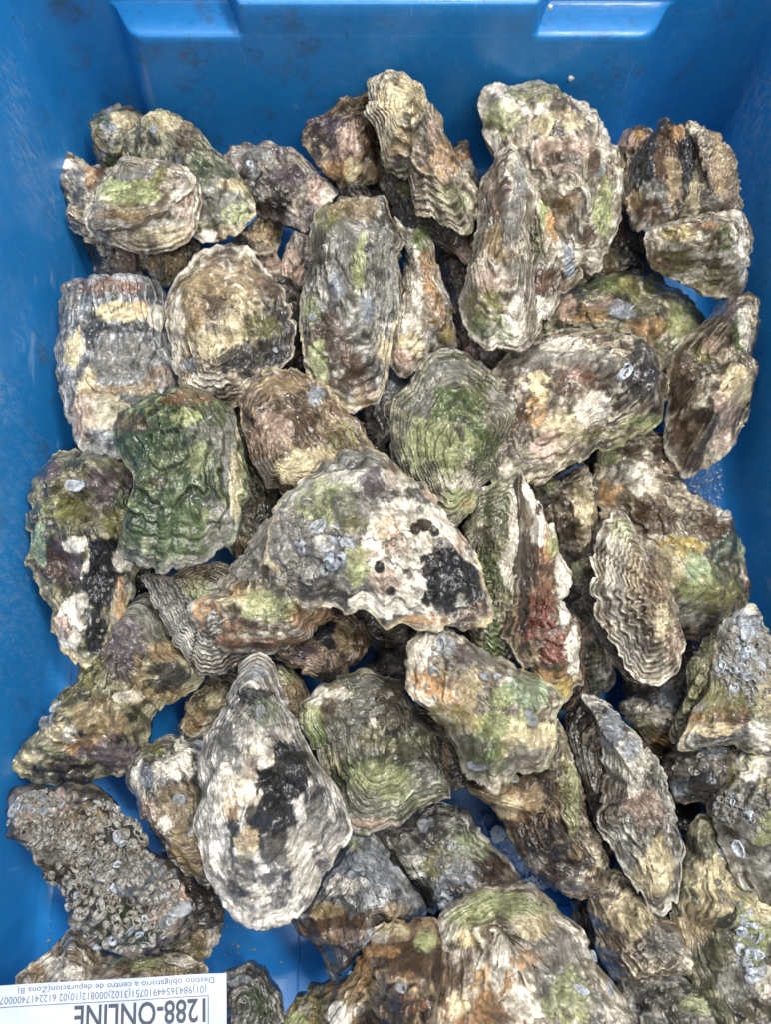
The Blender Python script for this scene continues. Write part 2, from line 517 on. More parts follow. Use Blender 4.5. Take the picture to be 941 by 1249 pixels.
def build_valve(spec, origin, parent, name):
    SEED[0] += 1
    sd = SEED[0] * 101
    rng = np.random.default_rng(sd)
    o = spec['o']
    big = np.asarray(o, float)
    per = np.hypot(*(big - np.roll(big, 1, 0)).T).sum()
    nphi = int(np.clip(per * 0.46, 80, 300))
    out, _ = spline(o, nphi)
    out = out.mean(0) + (out - out.mean(0)) * 1.028
    a = np.array(spec.get('a', big.mean(0)), float)
    rmax = np.hypot(*(out - a).T).max()
    nr = int(np.clip(rmax * 0.70, 26, 108))
    z, gx, gy = spec['z'], *spec.get('t', (0, 0))
    W, ref = to_plane(out, z, gx, gy)
    A = to_plane(a[None], z, gx, gy, ref)[0][0]
    nrm = np.array([-gx, -gy, 1.0]); nrm /= np.linalg.norm(nrm)
    # rim: ragged outline and waving edge
    ang = np.linspace(0, 2 * np.pi, nphi, endpoint=False)
    circ = np.column_stack([np.cos(ang), np.sin(ang), np.zeros(nphi)])
    nseed = W * 1.0
    rag = spec.get('rag', 1.0)
    dv = W - A
    L = np.linalg.norm(dv, axis=1)[:, None]
    j = (fbm(nseed * 110, 2, sd + 1) - 0.5) * 0.0044 + (fbm(nseed * 380, 3, sd + 2) - 0.5) * 0.0024 * sstep(0.3, 0.7, fbm(nseed * 70, 2, sd + 12))
    j = j - sstep(0.60, 0.70, fbm(nseed * 190, 2, sd + 13)) * 0.0015 + sstep(0.66, 0.74, fbm(nseed * 230, 2, sd + 14)) * 0.0007
    W = W + dv / L * (j * rag)[:, None]
    dv = W - A
    rimz = ((fbm(nseed * 85, 2, sd + 3) - 0.5) * 0.0075 + (fbm(nseed * 330, 2, sd + 4) - 0.5) * 0.0016) * spec.get('wave', 1.0)
    s = (np.arange(1, nr + 1) / nr) ** 0.92
    P = A + s[:, None, None] * dv[None]
    P = np.vstack([A[None], P.reshape(-1, 3)])
    S = np.concatenate([[0.0], np.repeat(s, nphi)])
    PH = np.concatenate([[0.0], np.tile(ang, nr)])
    RZ = np.concatenate([[0.0], np.tile(rimz, nr)])
    LEN = np.concatenate([[0.0], np.tile(np.linalg.norm(dv, axis=1), nr)]) * S
    h = spec.get('h', 0.012) * 1.18
    e, g = spec.get('e', 2.3), spec.get('g', 1.08)
    Q = P + rng.uniform(-5, 5, 3)
    dome = h * (1 - S ** e) ** g
    edge = sstep(1.0, 0.55, S)
    n1 = fbm(Q * 48, 3, sd + 5)
    n2 = fbm(Q * 120, 5, sd + 6, 0.55)
    n3 = ridged(Q * 170, 4, sd + 7)
    zr = sstep(0.42, 0.62, fbm(Q * 42 + 60, 3, sd + 11))      # crusty zones; elsewhere the shell is worn smooth
    rgh = spec.get('rough', 1.0)
    H = dome + (n1 - 0.5) * h * 1.7 * edge * rgh
    H = H + (n2 - 0.5) * 0.0078 * (0.35 + 0.65 * edge) * rgh * (0.55 + 0.6 * zr) - (n3 - 0.55) * 0.0036 * rgh * (0.25 + 0.9 * zr)
    fold_n, fold_a = spec.get('fold', (0, 0))
    warp = (fbm(Q * 36, 3, sd + 8) - 0.5) * 2.4 + (n2 - 0.5) * 0.05 + (n1 - 0.5) * 0.7
    if fold_n:
        fc = np.column_stack([np.cos(PH), np.sin(PH), np.full_like(PH, sd % 13)]) * [fold_n * 0.42, fold_n * 0.42, 1]
        fw = (vnoise(fc, sd + 40) - 0.5) * 3.0
        warp = warp + fw * 0.42 * spec.get('zig', 1.0)
        H = H + fw * fold_a * 1.2 * sstep(0.12, 0.6, S)
    N = spec.get('rings', 11)
    line = spec.get('lines', 1.0)
    lam = fbm(Q * 44 + 40, 3, sd + 9)
    lamp_ = np.clip(sstep(0.40, 0.60, lam) * (0.25 + 0.75 * sstep(0.25, 0.75, S)) * line + 0.35 * max(0, line - 1), 0, 1)
    ra = spec.get('ra', 0.0011) * 1.5
    # a few broad growth steps with flaky edges
    rb = S * N * 0.42 + warp * 0.75 + (fbm(Q * 210, 3, sd + 15) - 0.5) * 0.55
    fb = rb - np.floor(rb)
    stepm = sstep(0.34, 0.56, fbm(Q * 55 + 21, 2, sd + 16))
    H = H + ra * 1.25 * (np.where(fb < 0.93, fb / 0.93, (1 - fb) / 0.07) - 0.5) * stepm * (0.4 + 0.6 * edge)
    # fine growth lines, mostly towards the margin
    rw = S * N + warp * spec.get('warp', 1.0)
    f = rw - np.floor(rw)
    saw = np.where(f < 0.86, f / 0.86, (1 - f) / 0.14)
    H = H + ra * 0.48 * (saw - 0.5) * (0.06 + lamp_)
    rw2 = rw * 2.7 + (fbm(Q * 60, 2, sd + 10) - 0.5) * 0.5
    f2 = rw2 - np.floor(rw2)
    H = H + ra * 0.24 * (np.where(f2 < 0.8, f2 / 0.8, (1 - f2) / 0.2) - 0.5) * lamp_
    H = H + RZ * S ** 3
    for (px_, py_, r_, dh) in spec.get('bumps', ()):
        c = to_plane(np.array([[px_, py_]], float), z, gx, gy, ref)[0][0]
        rr = r_ / FPX * (CAM[2] - z)
        dd = np.linalg.norm(P - c, axis=1) / rr
        H = H + dh * np.exp(-dd * dd * 1.4)
    T = P + H[:, None] * nrm
    # underside
    d = min(spec.get('d', 0.016), max(0.003, z - 0.003))
    sb = np.array([0.985, 0.93, 0.82, 0.66, 0.46, 0.24])
    zb = [-0.0012, -0.0012 - 0.30 * d, -0.0012 - 0.58 * d, -0.0012 - 0.8 * d, -0.0012 - 0.93 * d, -0.0012 - d]
    B = []
    for s_, z_ in zip(sb, zb):
        row = A + s_ * dv + nrm * (z_ + rimz * s_ ** 3 - ra * 0.4)[:, None]
        B.append(row)
    V = np.vstack([T] + B + [(A + nrm * (-0.0012 - d))[None]])
    V[:, 2] = np.maximum(V[:, 2], 0.0008)
    nT = len(T)
    i = np.arange(nphi); jn = (i + 1) % nphi
    # screen y runs down, so the outline may be drawn either way round: fix the winding
    area = 0.5 * np.sum(W[:, 0] * np.roll(W[:, 1], -1) - np.roll(W[:, 0], -1) * W[:, 1])
    F = [np.column_stack([np.zeros(nphi, int), 1 + i, 1 + jn, np.full(nphi, -1)])]
    for k in range(nr - 1):
        F.append(np.column_stack([1 + k * nphi + i, 1 + (k + 1) * nphi + i, 1 + (k + 1) * nphi + jn, 1 + k * nphi + jn]))
    prev = 1 + (nr - 1) * nphi
    for k in range(len(sb)):
        cur = nT + k * nphi
        F.append(np.column_stack([prev + i, cur + i, cur + jn, prev + jn]))
        prev = cur
    F.append(np.column_stack([prev + i, np.full(nphi, len(V) - 1), prev + jn, np.full(nphi, -1)]))
    F = np.vstack(F)
    if area < 0:
        tri = F[:, 3] < 0
        F[tri] = F[tri][:, [0, 2, 1, 3]]
        F[~tri] = F[~tri][:, [0, 3, 2, 1]]
    # colours
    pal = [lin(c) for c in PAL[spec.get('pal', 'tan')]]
    k1 = fbm(Q * 62, 4, sd + 20)
    k2 = fbm(Q * 120 + 9, 4, sd + 21)
    st_c = np.column_stack([np.cos(PH) * 3.2, np.sin(PH) * 3.2, rw * 1.25])
    k3 = fbm(st_c + rng.uniform(-9, 9, 3), 4, sd + 22)
    k4 = ridged(Q * 130 + 3, 3, sd + 23)
    C = np.tile(pal[0], (nT, 1))
    def blend(C, c, m):
        return C * (1 - m[:, None]) + np.asarray(c) * m[:, None]
    C = blend(C, pal[1], sstep(0.49, 0.57, k1) * 0.85)
    C = blend(C, pal[2], sstep(0.54, 0.61, k2) * (0.9 - 0.5 * zr))
    C = blend(C, pal[2], sstep(0.56, 0.70, k3) * 0.65)
    C = blend(C, pal[3], sstep(0.46, 0.34, k3) * 0.60)
    C = blend(C, pal[3], sstep(0.70, 0.84, k4) * 0.65)
    k5 = fbm(Q * 80 + 31, 5, sd + 27, 0.6)
    C = blend(C, pal[3] * 0.6, sstep(0.595, 0.635, k5) * 0.55)
    k8 = fbm(np.column_stack([np.cos(PH) * 9, np.sin(PH) * 9, S * 2.2]) + rng.uniform(-9, 9, 3), 3, sd + 29)
    C = blend(C, pal[1], sstep(0.56, 0.68, k8) * 0.55)
    C = blend(C, pal[3], sstep(0.64, 0.74, k8) * 0.55)
    C = C * 0.74 + (C @ np.array([0.2126, 0.7152, 0.0722]))[:, None] * np.array([0.27, 0.265, 0.255])
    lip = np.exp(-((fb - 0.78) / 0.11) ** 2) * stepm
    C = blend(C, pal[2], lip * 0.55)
    pxv = to_px(T)
    k6 = fbm(Q * 95 + 2, 5, sd + 24, 0.62)
    k7 = fbm(Q * 300 + 5, 3, sd + 28)
    pn = (k6 - 0.5) * 1.7 + (k3 - 0.5) * 0.7
    for pt in spec.get('p', ()):
        x_, y_, r_, ink = pt[:4]
        st_ = pt[4] if len(pt) > 4 else 0.9
        rx, ry = r_ if isinstance(r_, tuple) else (r_, r_)
        dd = np.hypot((pxv[:, 0] - x_) / rx, (pxv[:, 1] - y_) / ry)
        m = sstep(1.08, 0.94, dd + pn) * min(1.0, st_ * 1.1)
        if ink in ('gr', 'dg', 'ol', 'or', 'ru', 'rd', 'ye'):
            m = m * (0.45 + 0.55 * sstep(0.40, 0.56, k7 + (k3 - 0.5) * 0.6))
        tone = 0.72 + 0.56 * k7
        C = C * (1 - m[:, None]) + lin(INKS[ink]) * (m * tone)[:, None]
    rimc = spec.get('rim')
    if rimc:
        C = blend(C, lin(INKS[rimc]), sstep(0.93, 0.99, S + (k2 - 0.5) * 0.14) * sstep(0.38, 0.56, k1) * 0.65)
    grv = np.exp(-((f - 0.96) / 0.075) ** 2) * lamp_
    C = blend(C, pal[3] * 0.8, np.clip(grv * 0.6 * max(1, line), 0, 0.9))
    if line > 1.2:
        lt = np.exp(-((f - 0.55) / 0.16) ** 2) * lamp_
        C = blend(C, pal[2], lt * 0.5 * (line - 0.8))
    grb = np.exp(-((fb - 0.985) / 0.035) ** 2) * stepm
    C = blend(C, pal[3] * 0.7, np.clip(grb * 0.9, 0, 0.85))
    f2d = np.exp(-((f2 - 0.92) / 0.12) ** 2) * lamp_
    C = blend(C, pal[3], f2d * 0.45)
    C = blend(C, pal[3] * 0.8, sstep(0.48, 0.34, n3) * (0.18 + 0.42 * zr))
    C = C * (0.80 + 0.4 * fbm(Q * 400, 2, sd + 25))[:, None]
    CB = np.tile(pal[1] * 0.75 + pal[3] * 0.25, (len(V) - nT, 1)) * (0.5 + fbm((V[nT:] + 3) * 160, 3, sd + 26))[:, None]
    CC = np.ones((len(V), 4), np.float32)
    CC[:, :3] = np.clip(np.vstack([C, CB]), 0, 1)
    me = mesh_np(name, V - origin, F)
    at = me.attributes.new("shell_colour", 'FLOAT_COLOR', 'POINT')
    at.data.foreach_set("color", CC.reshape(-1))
    gr = np.zeros((len(V), 3), np.float32)
    gr[:nT] = np.column_stack([np.cos(PH) * 4.5, np.sin(PH) * 4.5, rw * 1.9]) + sd % 37
    gr[nT:] = (V[nT:] * 500)
    at = me.attributes.new("growth", 'FLOAT_VECTOR', 'POINT')
    at.data.foreach_set("vector", gr.reshape(-1))
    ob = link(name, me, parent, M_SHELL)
    nv = np.zeros(len(V) * 3, np.float32)
    me.vertices.foreach_get("normal", nv)
    return ob, T, pxv, nv.reshape(-1, 3)[:nT]

def barnacle_mesh(seed, mat):
    """six-plated volcano with a sunken mouth, unit radius"""
    r = random.Random(seed)
    n = 8
    m_ = r.uniform(0.62, 0.78)
    rings = [(1.15, -0.35), (1.0, 0.02), (m_ + 0.10, 0.44), (m_, 0.45), (m_ * 0.78, 0.02)]
    V, F = [], []
    jit = [1 + r.uniform(-0.22, 0.22) for _ in range(n)]
    for q, (ra, z) in enumerate(rings):
        for i in range(n):
            t = 2 * math.pi * i / n
            k = jit[i] if q < 4 else 1
            zz = z + (r.uniform(-0.22, 0.22) if q in (2, 3) else 0)
            V.append((ra * k * math.cos(t), ra * k * math.sin(t) * 0.92, zz))
    V.append((0, 0, -0.04))
    for q in range(len(rings) - 1):
        for i in range(n):
            j = (i + 1) % n
            F.append((q * n + i, q * n + j, (q + 1) * n + j, (q + 1) * n + i))
    b = (len(rings) - 1) * n
    for i in range(n):
        F.append((b + i, b + (i + 1) % n, len(V) - 1))
    me = bpy.data.meshes.new("barnacle")
    me.from_pydata(V, [], F)
    for p in me.polygons: p.use_smooth = True
    me.materials.append(mat)
    return me

def spat_mesh(seed):
    """a small flat saddle shell stuck to a bigger one, unit radius"""
    r = random.Random(seed)
    n = 12
    V, F = [], []
    jit = [1 + r.uniform(-0.12, 0.12) for _ in range(n)]
    for (ra, z) in ((1.0, -0.12), (0.96, 0.10), (0.82, 0.30), (0.66, 0.12), (0.3, 0.20)):
        for i in range(n):
            t = 2 * math.pi * i / n
            V.append((ra * jit[i] * math.cos(t) * 1.08, ra * jit[i] * math.sin(t) * 0.9, z + r.uniform(-0.03, 0.03)))
    V.append((0.05, 0, 0.20))
    for q in range(4):
        for i in range(n):
            j = (i + 1) % n
            F.append((q * n + i, q * n + j, (q + 1) * n + j, (q + 1) * n + i))
    for i in range(n):
        F.append((4 * n + i, 4 * n + (i + 1) % n, len(V) - 1))
    me = bpy.data.meshes.new("spat")
    me.from_pydata(V, [], F)
    for p in me.polygons: p.use_smooth = True
    me.materials.append(M_SPAT)
    return me

BM = [[barnacle_mesh(k, m) for k in range(6)] for m in M_BARN]
SM = [spat_mesh(k) for k in range(4)]

def attach(kind, x, y, rpx, valves, parent, origin, rng):
    best = None
    for (ob, T, pxv, nv) in valves:
        dd = (pxv[:, 0] - x) ** 2 + (pxv[:, 1] - y) ** 2
        dd = dd + np.where(nv[:, 2] < 0.05, 1e6, 0)
        k = int(np.argmin(dd))
        c = (dd[k] > 30, -T[k][2])
        if best is None or c < best[0]:
            best = (c, T[k], nv[k], dd[k])
    if best[3] > 200:
        return
    p, nrm = best[1], best[2]
    me = rng.choice(BM[1 if kind == 'n' else 0]) if kind in 'bn' else rng.choice(SM)
    o = link("spat" if kind == 's' else "barnacle", me, parent)
    r = rpx / FPX * float(np.dot(p - CAM, AX_F))
    nn = Vector([float(v) for v in nrm])
    nn = (nn + Vector((rng.uniform(-.4, .4), rng.uniform(-.4, .4), 0.25))).normalized()
    q = nn.to_track_quat('Z', 'Y')
    o.rotation_mode = 'QUATERNION'
    from mathutils import Quaternion
    o.rotation_quaternion = q @ Quaternion((0, 0, 1), rng.uniform(0, 6.28))
    o.location = Vector([float(v) for v in (p - origin)])
    o.scale = (r * rng.uniform(0.85, 1.15), r * rng.uniform(0.8, 1.1), r * (rng.uniform(0.3, 0.6) if kind == 's' else rng.uniform(0.6, 1.2)))

GROUP = "oysters heaped in the blue crate"
def oyster(label, valves, barn=()):
    if isinstance(valves, dict): valves = [valves]
    pts = np.vstack([np.asarray(v['o'], float) for v in valves[:1]])
    W, ref = to_plane(pts, valves[0]['z'])
    c = W.mean(0)
    origin = np.array([c[0], c[1], max(0.001, valves[0]['z'] - valves[0].get('d', 0.016))])
    root = empty("oyster", origin, label, "oyster", GROUP)
    built = []
    for k, v in enumerate(valves):
        built.append(build_valve(v, origin, root, "upper_valve" if k == 0 else "lower_valve"))
    rng = random.Random(SEED[0])
    for b in barn:
        if b[0] == 'c':           # ('c', kind, x, y, rx, ry, count, rmin, rmax)
            _, kind, x, y, rx, ry, n, r0, r1 = b
            done, tries = [], 0
            while len(done) < n and tries < n * 40:
                tries += 1
                t, u = rng.uniform(0, 6.283), math.sqrt(rng.random())
                X, Y, R = x + rx * u * math.cos(t), y + ry * u * math.sin(t), rng.uniform(r0, r1)
                if all((X - a) ** 2 + (Y - b_) ** 2 > (0.66 * (R + c_)) ** 2 for a, b_, c_ in done):
                    done.append((X, Y, R))
                    attach(rng.choice(kind), X, Y, R, built, root, origin, rng)
        else:                     # (kind, x, y, r)
            attach(b[0], b[1], b[2], b[3], built, root, origin, rng)
    return root

# ---- every oyster: outlines in the photograph's pixels laid on a plane at its own height in the heap (metres)
# top left group
oyster("bowl-shaped cream oyster with an olive patch and banded lip, top left of the heap", [
    dict(o=[(112,277),(150,276),(187,265),(220,243),(238,224),(228,208),(213,202),(187,195),(157,195),(133,210),(120,240)], a=(165,228), lines=0.50, z=.078, t=(0,.15), h=.010, pal='cream', rings=7, ra=.0009, rag=.6,
         p=[(160,235,(42,24),'lg'),(185,218,(26,14),'ol',.8),(165,208,(24,10),'gy'),(215,240,(12,12),'wh'),(135,262,(25,8),'or',.5),(165,262,(45,8),'tn'),(160,250,(22,5),'br',.6)], rim='wh'),
    dict(o=[(130,213),(157,195),(187,195),(213,202),(240,222),(243,252),(237,281),(217,299),(187,308),(150,304),(117,293),(104,277),(114,250)], a=(175,215), lines=2.0, z=.068, t=(0,.42), h=.012, pal='cream', rings=16, ra=.0012, warp=.6, rag=.5,
         p=[(200,285,(40,14),'cr',.6),(225,255,(12,25),'pk',.6),(150,298,(40,6),'br',.5),(180,272,(40,6),'wh')])])
oyster("mottled green and grey oyster behind the bowl-shaped cream one", dict(
    o=[(160,163),(180,143),(207,137),(233,150),(253,177),(277,197),(300,227),(310,257),(297,277),(273,290),(247,295),(215,280),(180,250),(155,215),(150,185)], a=(200,165), lines=0.50, z=.054, t=(.1,.1), h=.013, pal='olive', rings=10, ra=.001,
    p=[(250,215,(35,30),'dg',.6),(265,245,(25,30),'gy',.7),(290,262,(18,14),'lg'),(200,150,(30,12),'cr',.7),(228,165,(14,20),'br',.6),(255,287,(14,8),'wh'),(275,285,(12,8),'br'),(285,225,(20,8),'cr',.6)], rim='cr'), [('s',219,196,9),('s',186,158,5),('b',280,262,4),('b',290,252,3)])
oyster("small olive oyster with a pale grey scar, poking out at the far left corner", dict(
    o=[(110,155),(116,141),(140,130),(160,135),(177,148),(185,185),(165,212),(135,212),(118,198),(120,180),(114,164)], a=(135,180), z=.040, t=(0,.2), h=.012, pal='olive', rings=8,
    p=[(134,150,(9,14),'bl'),(132,170,(10,9),'gy'),(155,145,(16,10),'cr'),(125,148,(8,8),'dg'),(125,190,(8,8),'bl',.7),(140,195,(15,10),'dg')]))
oyster("spiky cream and rust oyster standing up against the left wall", [dict(
    o=[(40,182),(66,184),(92,189),(106,203),(128,203),(145,230),(140,275),(125,300),(102,290),(84,262),(72,230),(60,208)], a=(112,255), z=.042, t=(.25,.25), h=.011, pal='cream', rings=9, rag=1.6, ra=.0014, wave=1.6,
    p=[(110,215,(12,16),'or',.7),(122,210,(8,8),'br'),(95,225,(8,22),'gy'),(100,245,(10,14),'bk',.5),(80,200,(12,7),'wh'),(107,265,(6,18),'wh'),(98,275,(6,15),'gy')])])
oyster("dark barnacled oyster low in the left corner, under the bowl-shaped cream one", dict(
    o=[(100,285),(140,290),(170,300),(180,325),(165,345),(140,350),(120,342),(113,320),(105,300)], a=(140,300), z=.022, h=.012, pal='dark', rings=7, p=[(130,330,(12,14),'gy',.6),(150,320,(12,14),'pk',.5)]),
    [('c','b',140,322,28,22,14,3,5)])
oyster("tan striped oyster wedged under the bowl-shaped cream one", dict(
    o=[(165,300),(200,285),(238,292),(240,312),(219,337),(203,350),(186,340),(168,318)], a=(205,285), z=.028, t=(0,.2), h=.012, pal='tan', rings=8, ra=.001, fold=(14,.0006), p=[(200,318,(30,14),'tn'),(205,340,(20,8),'ol'),(180,305,(15,6),'db')]))
oyster("dark purple brown oyster crusted with barnacles, right of the top left pair", dict(
    o=[(277,189),(292,178),(314,178),(336,177),(364,188),(387,212),(411,233),(408,244),(401,248),(386,268),(372,281),(347,272),(316,262),(298,235),(284,208)], a=(320,200), lines=0.40, z=.052, h=.016, pal='purple', rings=8, rough=1.4,
    p=[(300,195,(12,14),'gy',.7),(350,215,(30,14),'pu'),(385,235,(14,18),'pk',.7),(340,250,(30,14),'db'),(398,240,(8,10),'wh',.6),(318,188,(12,8),'gy')]),
    [('c','b',340,222,45,28,40,2.5,5),('s',312,212,6),('n',305,200,5)])
oyster("purplish brown oyster leaning on the left of the tall frilled one at the top", dict(
    o=[(369,162),(381,147),(411,127),(437,121),(452,114),(470,140),(475,190),(462,222),(440,232),(414,228),(395,210),(378,184)], a=(430,150), lines=0.40, z=.052, t=(-.15,.2), h=.016, pal='brown', rings=8, rough=1.3, fold=(9,.0008),
    p=[(420,170,(16,30),'pk',.8),(400,150,(25,10),'pu'),(445,150,(10,35),'br'),(430,208,(10,12),'cr'),(410,205,(12,12),'or',.5),(385,170,(8,25),'db'),(405,175,(8,20),'pu',.6)]))
oyster("tall cream oyster with a dark frilled left edge, at the top middle of the heap", [dict(
    o=[(451,112),(458,100),(474,93),(494,94),(517,110),(529,135),(547,170),(561,203),(580,227),(585,250),(581,275),(573,286),(548,278),(527,264),(507,254),(497,215),(473,203),(470,183),(456,155),(450,135)], a=(512,150), lines=1.6, z=.078, t=(.25,.05), h=.014, pal='tan', rings=13, ra=.0016, rag=1.4, wave=1.5, fold=(5,.001), zig=1.4,
    p=[(500,120,(16,25),'cr'),(540,195,(20,30),'or',.45),(470,120,(12,18),'cr'),(530,160,(12,20),'pk',.6),(490,175,(20,20),'tn'),(550,245,(25,20),'lg',.5),(480,150,(10,25),'cr',.6),(545,260,(20,10),'br',.5)], rim='lg'),
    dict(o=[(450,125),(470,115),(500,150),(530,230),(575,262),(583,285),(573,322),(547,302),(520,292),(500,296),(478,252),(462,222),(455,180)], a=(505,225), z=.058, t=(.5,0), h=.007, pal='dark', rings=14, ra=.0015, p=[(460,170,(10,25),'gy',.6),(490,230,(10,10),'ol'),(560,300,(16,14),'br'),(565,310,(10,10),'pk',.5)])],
    [('c','b',480,225,16,25,8,2.5,4)])
oyster("small orange tan oyster tip behind the tall frilled one", dict(
    o=[(549,180),(560,174),(571,176),(576,192),(580,212),(592,240),(562,245),(540,210)], a=(565,215), z=.030, t=(0,.2), h=.010, pal='tan', rings=6, p=[(565,190,(12,14),'or'),(572,205,(7,10),'wh',.6)]))
# top right group
oyster("big cream oyster speckled with brown, its tip touching the far wall", dict(
    o=[(586,133),(589,118),(598,108),(627,100),(658,100),(690,113),(720,130),(738,157),(754,193),(760,233),(755,268),(741,300),(724,334),(706,320),(680,290),(640,250),(615,212),(603,184),(591,155)], a=(700,270), lines=0.60, z=.075, t=(0,-.05), h=.017, pal='cream', rings=9, ra=.001, rough=1.25,
    p=[(650,112,(48,12),'ol',.8),(680,150,(30,18),'cr'),(690,135,(18,20),'br',.45),(690,185,(35,28),'pk',.5),(695,192,(22,9),'br',.7),(672,195,(10,8),'db',.7),(725,205,(14,20),'br',.5),(735,260,(14,35),'lg',.8),(695,245,(14,14),'or',.6),(610,140,(20,30),'lg',.6),(600,170,(10,16),'wh'),(720,290,(12,14),'br',.8),(682,160,(9,8),'gy'),(738,165,(8,30),'wh',.5)], rim='wh'),
    [('s',727,213,11),('c','b',682,161,9,8,7,3,5),('c','b',697,194,12,6,8,3,4.5),('c','b',650,115,40,10,14,1.8,3)])
oyster("folded oyster with an olive belly and a wavy pale lip, upper right of centre", [dict(
    o=[(617,182),(629,181),(640,200),(652,232),(652,262),(645,290),(648,320),(652,350),(655,385),(648,416),(634,425),(603,424),(576,408),(567,383),(564,368),(571,334),(582,290),(587,228),(603,198)], a=(612,330), lines=1.4, z=.090, t=(.1,-.15), h=.020, pal='cream', rings=15, ra=.0015, fold=(5,.0012), zig=1.3,
    p=[(605,230,(18,45),'br',.8),(610,300,(20,25),'tn'),(590,370,(25,22),'ol',.9),(605,400,(30,14),'gr',.7),(625,275,(12,30),'gy',.8),(600,340,(25,14),'pk',.6),(630,380,(12,25),'wh',.7),(635,225,(8,30),'gy'),(620,330,(16,12),'wh',.5)], rim='wh'),
    dict(o=[(630,182),(645,203),(665,238),(690,287),(706,332),(690,358),(668,385),(650,415),(634,405),(640,350),(642,300),(640,250),(630,215)], a=(655,300), z=.080, t=(-.25,-.1), h=.009, pal='cream', rings=8, ra=.0012, rag=1.5, wave=1.6,
    p=[(648,212,(10,22),'gr',.9),(668,255,(10,26),'lg'),(675,275,(8,20),'or'),(660,345,(24,18),'br',.9),(655,300,(10,30),'gr',.6),(695,310,(7,25),'bl'),(660,375,(16,10),'wh'),(668,372,(9,8),'wh'),(645,400,(10,10),'or',.6)], rim='wh')])
oyster("black and brown oyster beside the right wall with golden ribs and a cream underside", [dict(
    o=[(794,168),(803,148),(817,143),(828,152),(841,148),(848,175),(849,210),(843,250),(830,270),(800,280),(778,282),(768,262),(764,237),(770,200),(783,183)], a=(815,175), lines=0.60, z=.085, t=(.35,.05), h=.010, pal='dark', rings=9, ra=.0012, rough=1.3,
    p=[(790,205,(26,36),'bk',1),(838,190,(12,45),'bk',1),(815,200,(14,40),'br',.9),(800,235,(22,18),'gy',.7),(790,255,(20,16),'br',.8),(822,225,(10,35),'tn',.7),(827,160,(8,10),'or',.6),(775,245,(10,14),'tn')]),
    dict(o=[(839,148),(860,152),(884,167),(897,184),(900,213),(903,240),(902,264),(870,268),(838,266),(838,240),(846,215),(847,185)], a=(850,262), z=.086, lines=1.6, t=(-.3,.05), h=.010, pal='tan', rings=10, ra=.0014, fold=(22,.0007),
    p=[(865,235,(14,30),'db',.6),(880,200,(12,35),'tn'),(848,240,(6,30),'cr',.6),(860,185,(10,25),'br',.5),(893,230,(8,35),'br',.4)], rim='cr'),
    dict(o=[(786,288),(800,277),(827,268),(850,261),(880,257),(903,262),(914,287),(917,313),(905,352),(880,363),(840,350),(807,333),(790,308)], a=(850,272), z=.076, t=(0,.35), h=.016, pal='cream', rings=10, ra=.001, fold=(8,.0006),
    p=[(835,287,(28,12),'ye',.6),(885,290,(12,18),'gr',.75),(830,320,(35,18),'ol',.7),(870,340,(35,16),'ol',.6),(850,320,(35,6),'br',.6),(905,305,(9,30),'wh',.8),(820,300,(25,6),'wh',.5),(862,275,(20,6),'or',.5),(800,318,(16,12),'br',.6)])])
oyster("tan brown oyster tip squeezed between the big speckled one and the black and brown one", dict(
    o=[(748,184),(758,168),(771,160),(790,158),(797,175),(782,230),(772,285),(752,300),(742,260),(752,220)], a=(770,200), z=.055, h=.013, pal='tan', rings=8, rough=1.2, p=[(770,170,(20,10),'pk'),(780,165,(8,6),'or'),(757,230,(10,30),'tn'),(762,250,(6,12),'bl',.8),(755,280,(12,20),'br')]),
    [('s',763,249,8)])
oyster("brown olive oyster deep between the speckled one and the black and brown one", dict(
    o=[(738,300),(758,270),(778,288),(800,325),(810,350),(770,365),(725,358),(695,345),(690,310)], a=(765,300), z=.032, h=.012, pal='olive', rings=8, p=[(745,325,(18,20),'tn'),(775,320,(12,25),'db',.8)]))
oyster("orange and olive marbled oyster lying under the folded one at the upper right", dict(
    o=[(630,420),(645,380),(690,355),(714,348),(745,336),(782,334),(812,345),(842,365),(861,392),(856,425),(830,462),(790,472),(720,455),(665,435)], a=(700,400), lines=0.40, z=.046, t=(-.1,.05), h=.018, pal='olive', rings=8, ra=.0007,
    p=[(715,385,(38,12),'or',.5),(745,372,(30,8),'pk',.7),(700,405,(30,12),'gy',.8),(760,378,(20,14),'bl',.7),(790,400,(35,14),'or',.5),(835,395,(22,25),'lg',.7),(775,350,(35,12),'ol'),(690,380,(12,20),'pk',.7),(740,345,(16,8),'gr',.6),(770,420,(40,14),'br',.5)]))
oyster("long grey brown oyster with a green tip standing along the right wall", dict(
    o=[(868,388),(880,366),(892,361),(903,363),(914,386),(918,423),(917,469),(910,516),(891,549),(864,567),(836,581),(826,565),(812,545),(816,490),(816,443),(838,414)], a=(872,440), lines=0.40, z=.060, t=(.05,-.05), h=.018, pal='tan', rings=10, ra=.0008, rough=1.4,
    p=[(892,378,(14,16),'pu',.7),(905,410,(12,22),'gr',.8),(860,430,(16,14),'ol',.7),(900,470,(16,30),'cr'),(868,420,(14,12),'pk',.8),(860,508,(22,12),'db',.8),(835,470,(18,30),'br',.6),(880,540,(22,14),'pk',.5),(845,560,(22,12),'db',.7),(910,400,(8,30),'wh',.6),(890,500,(16,20),'pk',.6),(830,525,(14,25),'br',.6)], rim='wh'),
    [('c','b',850,450,16,12,8,2,3.5)])
